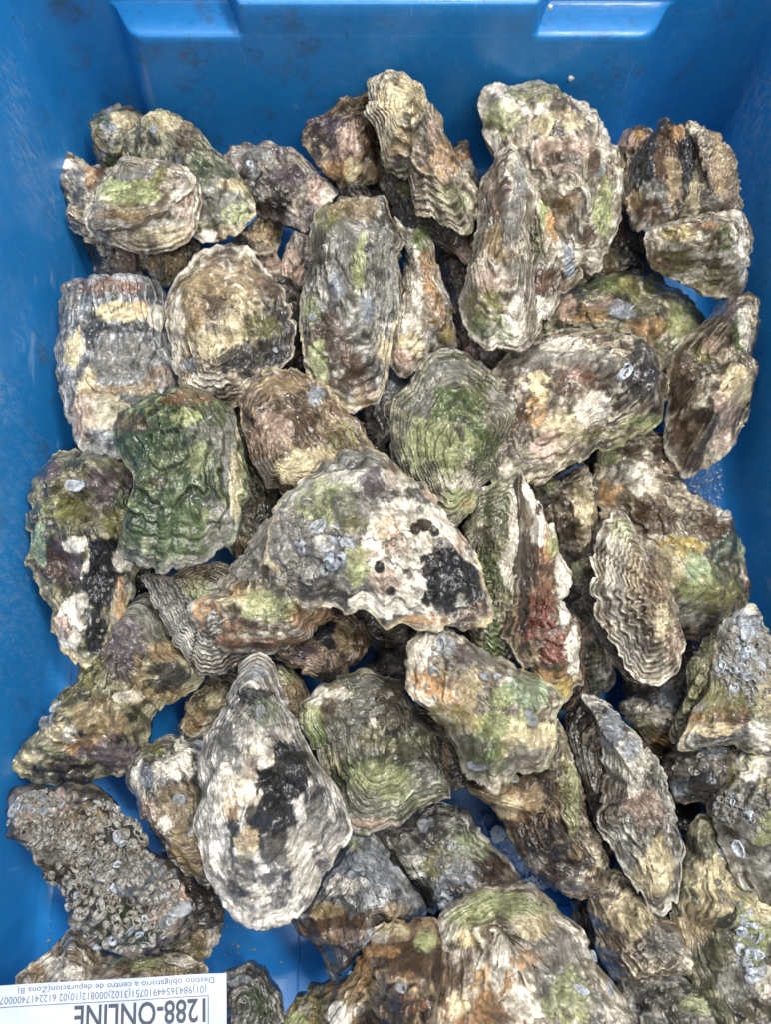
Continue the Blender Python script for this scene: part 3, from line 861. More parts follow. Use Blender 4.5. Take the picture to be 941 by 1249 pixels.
oyster("broad oyster with a dark right end and one large barnacle, right of centre", dict(
    o=[(604,458),(627,431),(648,417),(694,407),(744,407),(778,416),(798,431),(805,451),(811,468),(809,501),(800,518),(774,534),(740,549),(711,560),(690,571),(667,584),(644,590),(605,590),(585,555),(594,505)], a=(742,458), lines=0.80, z=.080, t=(-.05,.0), h=.016, pal='tan', rings=12, ra=.0013, rag=1.0, wave=1.3,
    p=[(765,455,(40,38),'bk',.55),(785,450,(26,40),'bk',.6),(655,500,(14,25),'or',.8),(660,470,(14,20),'cr'),(700,470,(30,16),'br',.55),(690,520,(30,20),'cr',.7),(715,440,(50,14),'gy',.6),(650,440,(25,12),'gy',.6),(630,510,(16,30),'br',.8),(665,545,(22,16),'pk',.8),(690,420,(25,8),'wh',.6),(790,515,(25,9),'lg',.8),(740,530,(35,8),'ol',.6),(705,455,(22,12),'rd',.55),(720,500,(25,20),'wh',.5),(800,480,(9,30),'bk',.5)], rim='lg'),
    [('n',764,453,11),('b',749,523,4)])
oyster("heart-shaped grey ribbed oyster with a bright green middle, in the centre right", [dict(
    o=[(481,494),(486,480),(501,468),(514,444),(541,429),(565,432),(591,446),(606,456),(627,470),(641,485),(636,505),(626,527),(611,551),(607,572),(588,594),(577,621),(560,640),(535,645),(510,615),(496,585),(488,562),(481,535)], a=(558,585), lines=1.5, z=.084, t=(0,-.05), h=.013, pal='olive', rings=20, ra=.0013, warp=.8, rag=.8,
    p=[(560,495,(34,26),'gr',.75),(590,545,(18,26),'gr',.8),(545,480,(20,10),'gr',.9),(550,455,(38,16),'gy',.7),(515,480,(14,28),'gy',.8),(615,490,(18,22),'gy',.8),(560,585,(30,12),'wh',.75),(545,545,(30,30),'lg',.7),(565,612,(22,12),'lg',.8),(573,614,(8,6),'or',.6),(556,470,(12,5),'bk',.5),(510,540,(14,30),'lg',.6)], rim='gy'),
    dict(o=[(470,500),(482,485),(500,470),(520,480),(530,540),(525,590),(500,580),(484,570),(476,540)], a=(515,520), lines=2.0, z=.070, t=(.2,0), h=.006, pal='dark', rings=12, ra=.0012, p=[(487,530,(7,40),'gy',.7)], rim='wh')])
oyster("tan oyster with concentric terraces fanning to its upper edge, left of centre", dict(
    o=[(292,482),(300,466),(316,456),(347,449),(371,456),(394,470),(411,491),(431,507),(445,531),(455,552),(432,585),(390,602),(355,603),(334,597),(321,581),(313,565),(303,545),(297,515)], a=(352,578), lines=1.7, z=.072, t=(.05,-.12), h=.011, pal='brown', rings=17, ra=.0017, warp=.75, rag=1.2, e=1.6,
    p=[(350,500,(45,25),'br',.5),(357,570,(22,18),'cr',.9),(330,530,(22,25),'pk',.5),(320,575,(12,20),'gy',.6),(385,480,(12,14),'bl',.7),(420,530,(20,16),'ol',.6),(380,560,(25,16),'cr',.6),(340,470,(40,10),'tn',.7)], rim='cr'))
oyster("largest grey green oyster standing tall at the top centre with pale blue scars", dict(
    o=[(382,280),(397,253),(411,244),(427,238),(455,242),(471,247),(474,267),(489,283),(491,320),(489,363),(484,400),(475,435),(471,461),(461,487),(447,495),(427,502),(411,488),(387,471),(372,444),(367,393),(366,368),(373,340),(381,327)], a=(430,300), z=.070, t=(0,.08), h=.018, pal='grey', rings=14, ra=.0014, fold=(6,.001), zig=1.2, rough=1.1,
    p=[(405,265,(22,20),'ol',.8),(430,255,(25,14),'tn',.6),(450,375,(10,18),'bl',.9),(440,320,(10,30),'lg',.7),(410,350,(10,18),'bl',.7),(400,420,(25,40),'br',.65),(430,460,(26,26),'br',.7),(390,440,(15,25),'lg',.7),(465,330,(15,50),'gy',.8),(470,420,(12,18),'cr',.6),(412,455,(10,6),'wh'),(380,380,(12,16),'lg',.6),(443,480,(16,14),'or',.4),(420,290,(16,25),'gy',.6)], rim='cr'),
    [('s',452,378,8),('s',381,386,6),('s',392,373,5),('s',448,323,4),('s',450,365,5),('b',388,392,4)])
oyster("narrow cream and orange oyster seen edge-on, right beside the largest grey green one", dict(
    o=[(481,264),(497,281),(514,277),(527,297),(537,333),(552,373),(557,414),(554,428),(526,434),(495,457),(476,438),(477,427),(490,414),(496,393),(494,345),(492,297)], a=(515,350), z=.062, t=(.25,0), h=.010, pal='cream', rings=9, ra=.0011, fold=(8,.0008), rag=1.1,
    p=[(515,295,(12,22),'gr',.8),(520,335,(12,25),'or',.8),(535,380,(12,30),'or',.6),(508,360,(8,45),'wh',.8),(500,420,(16,14),'cr'),(490,435,(14,10),'pk'),(530,410,(10,12),'gy',.8),(497,300,(6,30),'bk',.5),(545,415,(9,20),'ye',.6)]))
# left column
oyster("grey oyster with two pale yellow bare patches, second down along the left wall", dict(
    o=[(75,358),(87,346),(110,343),(133,343),(173,338),(200,357),(206,394),(211,444),(220,480),(205,515),(175,545),(140,556),(118,552),(100,547),(87,521),(72,477),(70,444),(71,411)], a=(150,370), lines=0.40, z=.055, t=(-.12,-.03), h=.013, pal='blue', rings=14, ra=.0008,
    p=[(150,380,(32,11),'cr',1),(170,377,(14,9),'or',.4),(92,425,(12,28),'cr',1),(105,460,(12,18),'cr',.9),(130,350,(40,9),'ru',.75),(85,365,(12,16),'gy'),(115,410,(14,22),'bk',.7),(150,440,(40,25),'gy',.7),(195,460,(16,14),'or',.5),(125,500,(35,25),'cr',.5),(100,510,(14,25),'pk',.6),(165,400,(35,6),'bk',.6),(190,385,(10,14),'wh',.7),(150,475,(40,8),'tn',.7)], rim='gy'))
oyster("round brown oyster with a pale smooth left edge, left of the largest grey green one", dict(
    o=[(202,372),(207,352),(222,330),(247,310),(280,300),(305,307),(315,320),(327,331),(352,366),(358,402),(352,433),(335,455),(315,480),(280,495),(240,485),(218,468),(210,433),(204,400)], a=(270,455), lines=0.7, z=.063, t=(.0,-.03), h=.012, pal='tan', rings=15, ra=.0012, warp=.9,
    p=[(235,370,(20,45),'tn'),(275,340,(40,25),'tn',.7),(300,395,(35,30),'cr',.6),(255,420,(35,18),'cr',.6),(336,418,(28,50),'bk',.75),(300,440,(30,20),'bk',.6),(310,438,(40,20),'bk',.65),(330,350,(18,16),'br',.6),(232,445,(12,9),'bl',.8),(260,380,(25,14),'br',.4),(215,400,(9,50),'wh',.45),(250,465,(25,12),'wh',.6),(320,400,(20,14),'ol',.6),(270,320,(30,8),'br',.5)], rim='wh'),
    [('s',335,427,4)])
oyster("small pinkish tan oyster end in the gap under the dark purple brown one", dict(
    o=[(283,297),(300,281),(320,263),(341,266),(343,290),(336,306),(346,332),(325,340),(303,318)], a=(315,285), z=.036, h=.011, pal='tan', rings=7, p=[(320,285,(16,14),'tn'),(335,320,(10,12),'pk',.6)]))
oyster("small pinkish grey oyster between the round brown one and the largest grey green one", dict(
    o=[(340,330),(347,306),(357,291),(380,285),(390,330),(375,365),(358,382),(348,358)], a=(362,320), z=.040, h=.012, pal='purple', rings=7, p=[(355,325,(14,25),'pk',.9),(360,350,(8,12),'br',.5)]))
oyster("glossy bright green oyster with blocky steps, left of the centre", dict(
    o=[(137,526),(145,508),(160,496),(187,484),(210,476),(232,473),(257,483),(281,500),(293,541),(299,587),(297,621),(284,657),(260,675),(247,684),(220,692),(197,697),(167,687),(148,667),(150,641),(162,607),(163,581),(146,555)], a=(225,520), lines=0.60, z=.086, t=(.0,.0), h=.017, pal='green', rings=12, ra=.0021, fold=(4,.0014), rough=.62,
    p=[(175,530,(25,30),'dg',.8),(172,545,(9,25),'te',.5),(245,540,(22,32),'gy',.6),(205,570,(50,80),'dg',.6),(235,485,(40,9),'ru',.6),(280,560,(10,50),'gy',.7),(287,590,(8,50),'cr',.5),(220,650,(45,30),'gr',.6),(265,640,(20,30),'gy',.55),(230,508,(18,9),'lg',.8),(190,590,(9,5),'br',.4),(205,650,(14,35),'dg',.6),(170,640,(16,25),'dg',.6),(225,690,(50,7),'gy',.7),(160,515,(22,12),'br',.6),(240,560,(14,18),'lg',.5)], rim='gy'))
oyster("purple and white oyster with a black streak, third down along the left wall", dict(
    o=[(50,568),(62,558),(77,552),(110,551),(142,562),(163,590),(180,640),(175,685),(163,718),(150,750),(137,780),(133,797),(115,808),(97,810),(82,797),(70,780),(62,761),(77,747),(64,738),(53,727),(43,710),(35,693),(38,676),(40,661),(34,637),(36,611)], a=(105,610), lines=0.45, z=.055, t=(-.08,0), h=.015, pal='olive', rings=9, ra=.001, rough=1.3, rag=1.2,
    p=[(90,592,(14,12),'bl',.9),(60,575,(14,12),'pu',.8),(125,595,(22,30),'pu',.8),(75,690,(28,28),'pu',.75),(60,685,(20,22),'br',.6),(85,620,(35,20),'ol',.8),(47,660,(9,28),'mg',.8),(95,665,(16,9),'wh'),(108,695,(10,22),'wh'),(120,705,(18,48),'bk',1),(115,770,(16,30),'bk',.95),(135,670,(22,26),'bk',.9),(85,765,(18,22),'wh',.9),(75,765,(10,12),'pk'),(146,735,(6,22),'or',.8),(150,680,(12,12),'wh'),(140,640,(20,20),'ol',.7),(95,740,(12,14),'wh',.7),(150,610,(14,16),'dg',.7)], rim='cr'),
    [('s',90,592,10),('c','b',55,625,14,35,12,2,4),('c','b',120,730,14,50,14,1.6,2.6)])
oyster("long brown oyster with purple streaks pointing down to the left wall", dict(
    o=[(22,938),(26,918),(47,907),(58,880),(70,850),(90,837),(97,813),(133,790),(143,757),(160,735),(185,730),(205,752),(210,775),(233,803),(248,823),(240,838),(227,848),(187,877),(178,905),(160,937),(133,947),(77,958),(40,950)], a=(150,800), lines=0.55, z=.042, t=(.05,.04), h=.016, pal='olive', rings=10, ra=.001, fold=(7,.001), rough=1.2,
    p=[(165,765,(35,35),'gy',.7),(150,800,(25,45),'pu',.7),(120,880,(40,25),'tn',.7),(75,890,(16,14),'cr',.8),(55,870,(10,12),'bl',.9),(35,930,(14,14),'cr',.8),(100,910,(22,12),'or',.7),(140,920,(40,18),'pu',.75),(85,940,(40,16),'db',.8),(200,845,(30,10),'tn',.8),(205,825,(20,18),'bk',.75),(200,795,(20,12),'tn',.9),(170,830,(12,30),'tn',.7),(85,895,(12,12),'wh',.7),(110,820,(14,25),'ol',.7),(215,790,(10,16),'tn'),(155,850,(18,8),'wh',.5),(195,840,(10,6),'bk',.7)]),
    [('s',57,884,11),('s',68,862,7)])
oyster("rust and cream faced oyster with a grey ribbed shell, below the glossy green one", [dict(
    o=[(232,745),(240,730),(262,722),(275,700),(290,682),(306,656),(337,625),(380,640),(400,700),(404,738),(383,768),(355,785),(326,794),(290,796),(256,788)], a=(340,720), lines=0.60, z=.072, t=(-.05,.22), h=.015, pal='cream', rings=9, ra=.0012,
    p=[(270,765,(24,14),'ru',.7),(255,745,(18,12),'or',.7),(320,785,(50,7),'ru',.75),(290,735,(25,14),'cr'),(330,740,(30,22),'lg',.7),(285,722,(14,7),'ru',.5),(375,755,(25,14),'or',.6),(345,715,(18,14),'gy',.7),(300,675,(22,28),'gy',.85),(325,650,(16,20),'gy',.85),(262,760,(10,5),'or'),(283,745,(7,9),'bk',.6),(310,765,(25,8),'br',.6),(375,720,(18,20),'lg',.6)]),
    dict(o=[(172,708),(184,700),(205,703),(235,690),(280,690),(310,720),(390,740),(384,769),(355,787),(326,797),(286,820),(262,822),(240,817),(214,785),(194,745)], a=(262,705), lines=2.0, z=.060, t=(.05,.25), h=.012, pal='grey', rings=20, ra=.0015, warp=.5,
    p=[(225,705,(30,12),'or',.45),(250,695,(25,10),'tn',.6),(260,808,(40,10),'br',.7),(205,745,(14,40),'gy',.6),(330,795,(30,6),'br',.7),(240,720,(16,16),'lg',.5)])])
oyster("large topmost oyster in the centre, white with blue barnacles and a black patch", dict(
    o=[(326,680),(334,640),(340,620),(354,601),(381,580),(414,557),(440,552),(462,554),(494,574),(521,594),(544,627),(564,654),(581,684),(590,710),(600,735),(598,752),(584,764),(565,770),(552,764),(540,770),(522,764),(508,766),(490,760),(474,766),(457,752),(441,744),(424,748),(400,738),(380,741),(361,727),(342,716),(336,702)], a=(455,625), lines=0.35, wave=.6, z=.098, t=(.03,.0), h=.015, pal='grey', rings=9, ra=.0011, rough=1.4, rag=1.0,
    p=[(520,680,(75,62),'wh',1),(505,632,(55,26),'wh',.9),(470,735,(45,18),'wh',.9),(450,585,(55,14),'wh',.75),(545,704,(36,38),'bk',1),(572,712,(16,26),'bk',.9),
       (455,588,(18,18),'pu',.8),(478,582,(9,22),'rd',.5),(395,615,(38,26),'lg',.6),(430,622,(30,20),'gy',.6),(430,640,(20,14),'ol',.6),(355,660,(26,40),'gy',.8),(350,700,(26,22),'gy',.8),(385,718,(42,16),'db',.6),
       (483,668,(15,14),'ru',.9),(470,645,(16,14),'or',.6),(447,675,(14,5),'rd',.9),(432,690,(16,26),'lg',.7),(470,710,(22,16),'pk',.7),(535,605,(20,10),'pk',.7),(580,750,(18,16),'br',.8),(515,757,(30,8),'or',.5),(565,655,(10,25),'pk',.7),
       (520,640,(10,9),'db',.9),(530,648,(7,7),'bk',.9),(508,645,(6,6),'db',.9),(463,692,(5,7),'bk',.9),(478,722,(6,6),'bk',.9),(495,697,(5,5),'bk',.8),(540,662,(10,7),'gy',.9),(500,700,(5,8),'db',.7),(513,622,(6,5),'bk',.7)], rim='cr'),
    [('n',388,642,14),('n',400,665,13),('n',412,656,9),('n',424,664,11),('n',405,687,14),('n',416,683,9),('n',396,695,8),('n',369,668,10),('n',365,660,8),('n',411,647,7),
     ('b',358,687,7),('b',377,709,8),('b',375,612,9),('b',385,625,6),('b',480,664,7),('b',537,663,8),('b',527,645,5),('c','b',365,640,22,18,12,3,5),('c','b',362,700,24,14,12,3,5),('c','b',505,675,40,40,12,1.8,3.2),('c','b',575,750,14,14,8,2,3.2)])
oyster("purple brown oyster end with a black spot, in the shade below the central topmost one", dict(
    o=[(334,797),(358,778),(381,767),(411,742),(432,750),(447,767),(452,784),(434,808),(414,831),(395,832),(381,824),(357,814)], a=(400,780), lines=0.60, z=.052, t=(0,.15), h=.015, pal='brown', rings=11, ra=.0012,
    p=[(402,775,(14,18),'bk',.95),(375,800,(20,12),'pu',.6),(385,805,(14,10),'pk',.5),(420,775,(10,20),'tn',.7),(438,780,(8,22),'br'),(395,750,(14,8),'tn',.8)]))
oyster("smooth cream tan oyster behind the top of the black and white pear-shaped one", dict(
    o=[(318,812),(340,806),(354,814),(368,828),(377,850),(395,920),(390,950),(360,920),(318,850)], a=(345,840), z=.036, h=.012, pal='cream', rings=7, p=[(360,845,(14,22),'tn',.7),(348,825,(14,8),'lg',.5)]))
oyster("black and white pear-shaped oyster, glossy, standing upright at the lower left of centre", dict(
    o=[(288,830),(291,815),(300,807),(313,803),(325,806),(334,815),(344,847),(364,893),(387,933),(403,952),(414,970),(424,997),(422,1022),(397,1062),(374,1102),(355,1118),(337,1128),(314,1128),(293,1121),(263,1088),(247,1048),(239,1002),(247,968),(243,940),(253,897),(274,862)], a=(316,868), lines=0.7, z=.088, t=(.0,-.02), h=.016, pal='white', rings=17, ra=.0011, warp=.9, rag=.7, fold=(4,.0007),
    p=[(345,950,(40,36),'bk',1),(330,992,(40,30),'bk',.95),(310,850,(20,10),'bk',.85),(385,975,(20,30),'bk',.7),(340,1040,(34,50),'bk',.75),(285,1000,(7,45),'bk',.85),(300,880,(14,20),'gy',.6),(275,930,(10,50),'gy',.65),(300,1030,(16,25),'cr',.7),(303,1023,(14,12),'or',.5),(290,960,(22,35),'wh',.9),(285,985,(12,18),'or',.4),(320,920,(12,18),'wh',.9),(325,870,(16,16),'mg',.5),(305,940,(9,22),'or',.35),(370,1050,(20,50),'wh',.5),(295,1065,(18,25),'bk',.6),(312,820,(14,12),'bl',.7),(330,905,(10,14),'bk',.4),(390,1010,(16,30),'gy',.5)], rim='wh'),
    [('s',318,867,9)])
oyster("grey oyster with a white chalky blotch, half hidden left of the pear-shaped one", dict(
    o=[(157,945),(163,922),(193,903),(233,899),(262,897),(282,935),(280,1060),(255,1080),(235,1072),(220,1058),(200,1035),(177,1002),(162,968)], a=(210,940), z=.050, t=(.05,.05), h=.013, pal='grey', rings=9, ra=.001,
    p=[(212,935,(22,16),'wh',1),(222,915,(9,16),'wh',.9),(180,915,(20,12),'ol',.8),(175,945,(10,14),'bl',.6),(215,985,(25,30),'tn',.6),(200,1005,(8,8),'wh',.8),(235,1040,(25,25),'tn',.8),(245,910,(10,8),'bl',.7),(180,985,(12,14),'pk',.5)]),
    [('s',174,944,8),('s',218,975,9),('b',182,968,4)])
oyster("small tan knobbly oyster on the crate floor, left of the pear-shaped one", dict(
    o=[(218,897),(224,870),(233,848),(250,828),(290,815),(300,850),(268,885),(242,905)], a=(255,865), z=.026, h=.014, pal='tan', rings=6, rough=1.5, p=[(240,875,(16,22),'tn'),(262,850,(12,20),'cr',.7),(245,855,(8,16),'ol',.6)]))
oyster("oyster completely covered in small grey barnacles, lower left beside the wall", dict(
    o=[(10,993),(13,980),(20,968),(37,960),(67,966),(97,963),(117,965),(135,980),(147,996),(173,1018),(187,1046),(217,1060),(230,1093),(236,1118),(230,1132),(207,1148),(187,1162),(165,1168),(143,1165),(127,1152),(93,1125),(80,1088),(57,1062),(37,1038),(20,1014)], a=(125,1050), lines=0.20, z=.066, t=(.0,.0), h=.020, pal='dark', rings=6, rough=1.6, rag=1.6,
    p=[(50,985,(45,18),'pk',.6),(60,1030,(30,25),'gy',.7),(100,1080,(30,40),'db',.7),(150,1130,(40,25),'dg',.5),(205,1105,(25,22),'pk',.7),(105,1000,(22,16),'tn',.7),(175,1075,(30,25),'bl',.5)]),
    [('c','b',60,1000,50,35,60,5,9.5),('c','bbbbbn',130,1030,50,50,85,5,9.5),('c','bbbbbbn',150,1100,68,60,115,5,9),('c','b',85,1060,25,45,25,4.5,8),('s',213,1105,17),('s',200,1120,12),('c','s',45,985,30,14,9,8,12),('c','b',205,1100,20,35,14,3,5)])
oyster("dark brown oyster in the shadow right of the barnacle covered one", dict(
    o=[(195,1040),(225,1050),(250,1073),(268,1098),(270,1122),(245,1132),(222,1122),(205,1080)], a=(240,1090), z=.038, h=.010, pal='dark', rings=8, p=[(245,1090,(20,25),'db',.7)]))
oyster("pale tan oyster with a smooth rippled edge, below the barnacle covered one", dict(
    o=[(170,1160),(205,1148),(235,1130),(258,1116),(268,1124),(267,1140),(255,1165),(248,1185),(215,1195),(180,1190)], a=(215,1160), z=.030, h=.008, pal='cream', rings=10, ra=.001, p=[(245,1145,(20,25),'tn',.7),(225,1170,(25,12),'ol',.6),(260,1150,(7,25),'wh',.6)], rim='cr'))
oyster("cream and brown oyster lying under the printed paper label", dict(
    o=[(22,1200),(30,1182),(63,1155),(80,1140),(95,1132),(112,1143),(133,1165),(160,1162),(193,1162),(233,1173),(251,1184),(240,1230),(190,1260),(100,1270),(40,1245)], a=(110,1200), z=.045, t=(0,.05), h=.014, pal='cream', rings=9, ra=.001, rough=1.2,
    p=[(75,1180,(25,18),'wh',.8),(90,1168,(14,12),'br',.6),(45,1190,(14,12),'or',.5),(130,1178,(25,14),'br',.5),(170,1175,(35,9),'lg',.8),(200,1185,(30,8),'ye',.5),(225,1172,(25,7),'wh',.8),(80,1150,(20,10),'gy',.8),(150,1180,(10,8),'br',.7),(180,1165,(16,5),'br',.6)]))
# bottom
oyster("olive green heart-shaped oyster with fine ridges, below the centre", dict(
    o=[(366,868),(374,850),(397,836),(410,828),(424,822),(447,820),(465,828),(481,829),(501,840),(514,870),(527,897),(541,940),(548,957),(544,976),(522,982),(501,992),(480,1008),(457,1014),(427,1014),(410,985),(397,947),(381,907),(369,887)], a=(482,868), lines=0.9, z=.070, t=(.02,.0), h=.015, pal='olive', rings=15, ra=.0013, warp=.9,
    p=[(480,860,(45,40),'db',.65),(425,870,(35,35),'gy',.6),(390,850,(20,12),'wh',.8),(415,845,(16,8),'wh',.7),(380,880,(14,22),'lg',.6),(387,895,(10,20),'gr',.7),(470,960,(60,40),'dg',.6),(470,955,(35,25),'lg',.5),(430,985,(50,20),'gy',.5),(455,883,(6,9),'wh',.9),(430,915,(30,9),'gy',.4),(440,832,(22,8),'gy',.8),(400,862,(9,12),'br',.7),(520,950,(20,25),'gy',.5),(455,1005,(30,7),'pk',.6)], rim='gy'),
    [('b',476,846,5),('b',483,923,4),('c','b',430,832,18,8,6,2.5,4)])
oyster("bluish grey oyster with a brown underside, right below the pear-shaped one", dict(
    o=[(395,1060),(424,1020),(442,1015),(458,1018),(474,1038),(494,1068),(514,1098),(518,1116),(495,1122),(470,1128),(452,1150),(437,1168),(414,1196),(400,1180),(391,1162),(371,1142),(351,1118),(365,1105)], a=(445,1065), z=.060, t=(.0,.12), h=.017, pal='blue', rings=9, ra=.0009, rough=1.3,
    p=[(400,1135,(45,22),'br',.9),(415,1165,(30,25),'db',.7),(385,1110,(30,8),'tn',.8),(460,1120,(25,14),'br',.7),(490,1112,(20,10),'tn',.6),(445,1060,(40,25),'bl',.6),(420,1080,(22,12),'wh',.5),(430,1030,(10,10),'lg',.6),(425,1140,(20,8),'pk',.5),(400,1145,(20,6),'tn',.6)]),
    [('s',436,1055,9),('s',428,1022,4),('b',455,1050,4)])
oyster("dark grey oyster dotted with limpet-like scars, below the green heart-shaped one", dict(
    o=[(455,1015),(472,1002),(487,997),(514,987),(540,978),(571,990),(591,1018),(614,1042),(628,1062),(640,1085),(620,1105),(575,1115),(531,1113),(514,1092),(498,1075),(484,1056)], a=(540,1030), z=.048, t=(.0,.03), h=.016, pal='grey', rings=8, rough=1.3,
    p=[(500,1000,(20,14),'bk',.7),(520,1005,(14,12),'bl',.7),(560,1060,(25,28),'bl',.6),(530,1050,(16,22),'ol',.6),(595,1060,(20,20),'db',.75),(545,1090,(16,12),'bl',.6),(555,1020,(20,14),'dg',.6),(575,1035,(22,14),'lg',.4),(610,1065,(18,18),'br',.6),(525,1080,(8,14),'bk',.6)]),
    [('s',518,1007,10),('s',519,1040,7),('n',541,1098,12),('s',552,1035,7),('s',565,1060,8),('b',494,1020,6),('c','b',560,1060,35,30,20,3,5.5),('s',575,1075,8)])
oyster("brown rusty lumpy oyster at the bottom edge, left half of the biggest pair", dict(
    o=[(392,1260),(404,1226),(412,1205),(427,1195),(437,1166),(447,1145),(461,1131),(480,1124),(505,1121),(531,1126),(548,1160),(548,1230),(535,1300),(470,1320),(400,1310)], a=(490,1190), lines=0.35, z=.080, t=(.0,.0), h=.019, pal='brown', rings=8, ra=.0009, rough=1.6,
    p=[(465,1140,(16,14),'wh',.9),(485,1135,(22,10),'cr',.8),(500,1165,(40,22),'br',.8),(440,1180,(16,30),'or',.7),(425,1215,(12,25),'tn',.7),(495,1205,(18,16),'or',.35),(415,1238,(14,12),'wh',.9),(435,1230,(10,8),'wh',.7),(480,1230,(40,25),'db',.7),(520,1145,(14,20),'lg',.7),(460,1160,(25,10),'or',.7),(510,1225,(22,12),'ru',.7),(535,1190,(8,40),'db',.7)]),
    [('s',492,1202,10)])
oyster("pale rust-stained oyster with broad pleats at the bottom edge, right of the biggest pair", dict(
    o=[(532,1140),(540,1118),(556,1104),(581,1094),(604,1086),(627,1082),(646,1084),(662,1092),(684,1114),(710,1135),(720,1168),(744,1198),(760,1224),(775,1260),(750,1320),(640,1340),(540,1310),(522,1250),(536,1195)], a=(610,1120), lines=0.6, z=.082, t=(.0,.0), h=.018, pal='cream', rings=10, ra=.0012, fold=(7,.0012), rough=1.3,
    p=[(600,1195,(35,28),'or',.75),(560,1180,(22,35),'br',.55),(575,1230,(40,22),'or',.6),(610,1165,(14,40),'wh',.8),(640,1220,(25,25),'wh',.5),(680,1180,(35,50),'gy',.75),(700,1220,(30,35),'lg',.6),(625,1105,(60,16),'lg',.75),(575,1120,(30,12),'lg',.7),(545,1200,(14,30),'br',.6),(640,1170,(20,16),'or',.6),(570,1145,(18,12),'cr'),(560,1225,(14,14),'cr',.8),(730,1225,(14,25),'gy',.7),(650,1130,(30,16),'cr',.6),(600,1245,(40,9),'ru',.5)], rim='gy'),
    [('s',712,1205,9),('s',745,1205,8),('b',704,1160,4),('s',725,1165,6),('s',727,1245,9),('b',680,1245,5)])
oyster("small dark grey green oyster peeping out at the right end of the paper label", dict(
    o=[(268,1200),(280,1187),(300,1180),(313,1181),(325,1183),(337,1208),(345,1236),(340,1275),(300,1290),(270,1260)], a=(305,1210), z=.045, h=.013, pal='grey', rings=9, p=[(310,1225,(22,22),'dg',.7),(325,1195,(14,14),'bk',.6),(290,1195,(14,8),'bl',.6)]),
    [('c','b',305,1215,22,20,10,2.5,4.5)])
oyster("olive yellow oyster end at the bottom edge between the label and the brown lumpy one", dict(
    o=[(340,1252),(352,1232),(368,1217),(385,1204),(401,1197),(418,1196),(425,1215),(410,1260),(380,1290),(345,1285)], a=(385,1240), z=.042, h=.012, pal='olive', rings=7, p=[(375,1235,(20,20),'ye',.55),(372,1232,(8,8),'wh',.5),(405,1205,(10,12),'or',.5),(360,1245,(14,10),'lg')]))
# right of centre
oyster("oyster standing on edge with a brick red flank and pale frilled layers, right of centre", [dict(
    o=[(636,575),(652,607),(670,634),(690,684),(696,704),(694,740),(707,760),(711,807),(706,847),(688,858),(667,838),(640,806),(620,775),(630,730),(636,680),(638,620)], a=(648,740), lines=0.50, z=.090, t=(-.35,.05), h=.010, pal='brown', rings=10, ra=.0014, fold=(10,.0009), rag=1.7,
    p=[(665,690,(13,40),'ru',.85),(655,760,(25,40),'rd',.9),(680,790,(25,28),'rd',.85),(690,730,(8,40),'wh',.9),(700,790,(7,35),'wh',.85),(690,840,(16,14),'ye',.8),(670,825,(20,10),'or',.7),(660,645,(16,22),'wh',.9),(648,610,(9,28),'wh',.85),(668,660,(5,30),'or',.7),(640,720,(7,60),'db',.8),(685,695,(8,20),'wh',.8),(675,665,(8,14),'lg',.6)], rim='wh'),
    dict(o=[(627,574),(638,575),(646,620),(652,660),(648,705),(641,745),(632,800),(596,805),(570,770),(566,690),(566,645),(582,612),(602,590)], a=(600,690), lines=1.5, z=.084, t=(.35,0), h=.010, pal='olive', rings=16, ra=.0016, rag=1.2, warp=.7, fold=(6,.0006),
    p=[(605,625,(20,28),'dg',.7),(600,700,(14,50),'gr',.7),(630,640,(9,50),'wh',.8),(625,690,(12,30),'wh',.75),(640,660,(7,50),'wh',.7),(605,780,(14,18),'gr',.9),(625,770,(12,25),'rd',.8),(595,655,(14,20),'db',.6)], rim='wh')])
oyster("knobbly grey and tan oyster between the standing red one and the broad dark-ended one", dict(
    o=[(645,588),(660,580),(677,580),(694,572),(712,566),(722,590),(731,612),(731,647),(722,690),(705,715),(680,690),(652,620)], a=(690,615), z=.055, h=.015, pal='tan', rings=8, rough=1.5, p=[(675,600,(16,16),'bk',.5),(710,620,(14,28),'cr',.7),(695,645,(20,16),'br',.6),(665,590,(14,8),'lg',.6)]),
    [('c','b',690,620,24,28,10,2,3.5)])
oyster("brown rough oyster in the gap under the long grey brown one by the right wall", dict(
    o=[(757,545),(772,532),(790,525),(812,530),(828,552),(834,582),(812,600),(785,595),(762,575)], a=(795,555), z=.045, h=.012, pal='tan', rings=7, rough=1.4, p=[(800,555,(20,16),'br',.6),(775,545,(14,10),'cr',.7),(815,575,(14,10),'pk',.5)]))
oyster("large oyster with orange, yellow and sea green stains, by the right wall below the middle", dict(
    o=[(728,560),(738,547),(767,536),(790,555),(814,573),(834,591),(860,611),(880,622),(892,630),(894,650),(906,664),(910,700),(915,715),(911,737),(896,760),(877,771),(845,778),(810,775),(780,730),(748,660),(730,612)], a=(800,640), lines=0.60, z=.055, t=(-.08,.0), h=.019, pal='tan', rings=9, ra=.0011, fold=(6,.0009), rough=1.2,
    p=[(745,605,(18,22),'or',.55),(760,575,(25,14),'gy',.75),(785,585,(20,22),'wh',.6),(800,630,(30,25),'br',.7),(835,665,(35,14),'ye',.8),(855,710,(25,28),'lg',.8),(890,690,(22,40),'dg',.65),(880,665,(22,20),'te',.5),(862,640,(30,18),'br',.6),(885,625,(9,9),'wh',.9),(840,750,(40,16),'gy',.7),(850,690,(18,14),'mg',.6),(815,690,(20,25),'cr',.6),(905,670,(5,18),'mg',.7),(760,640,(18,12),'db',.5),(745,560,(14,9),'lg',.5),(880,730,(25,20),'ol',.7)]),
    [('b',790,642,3),('b',804,650,2.5),('b',886,627,5)])
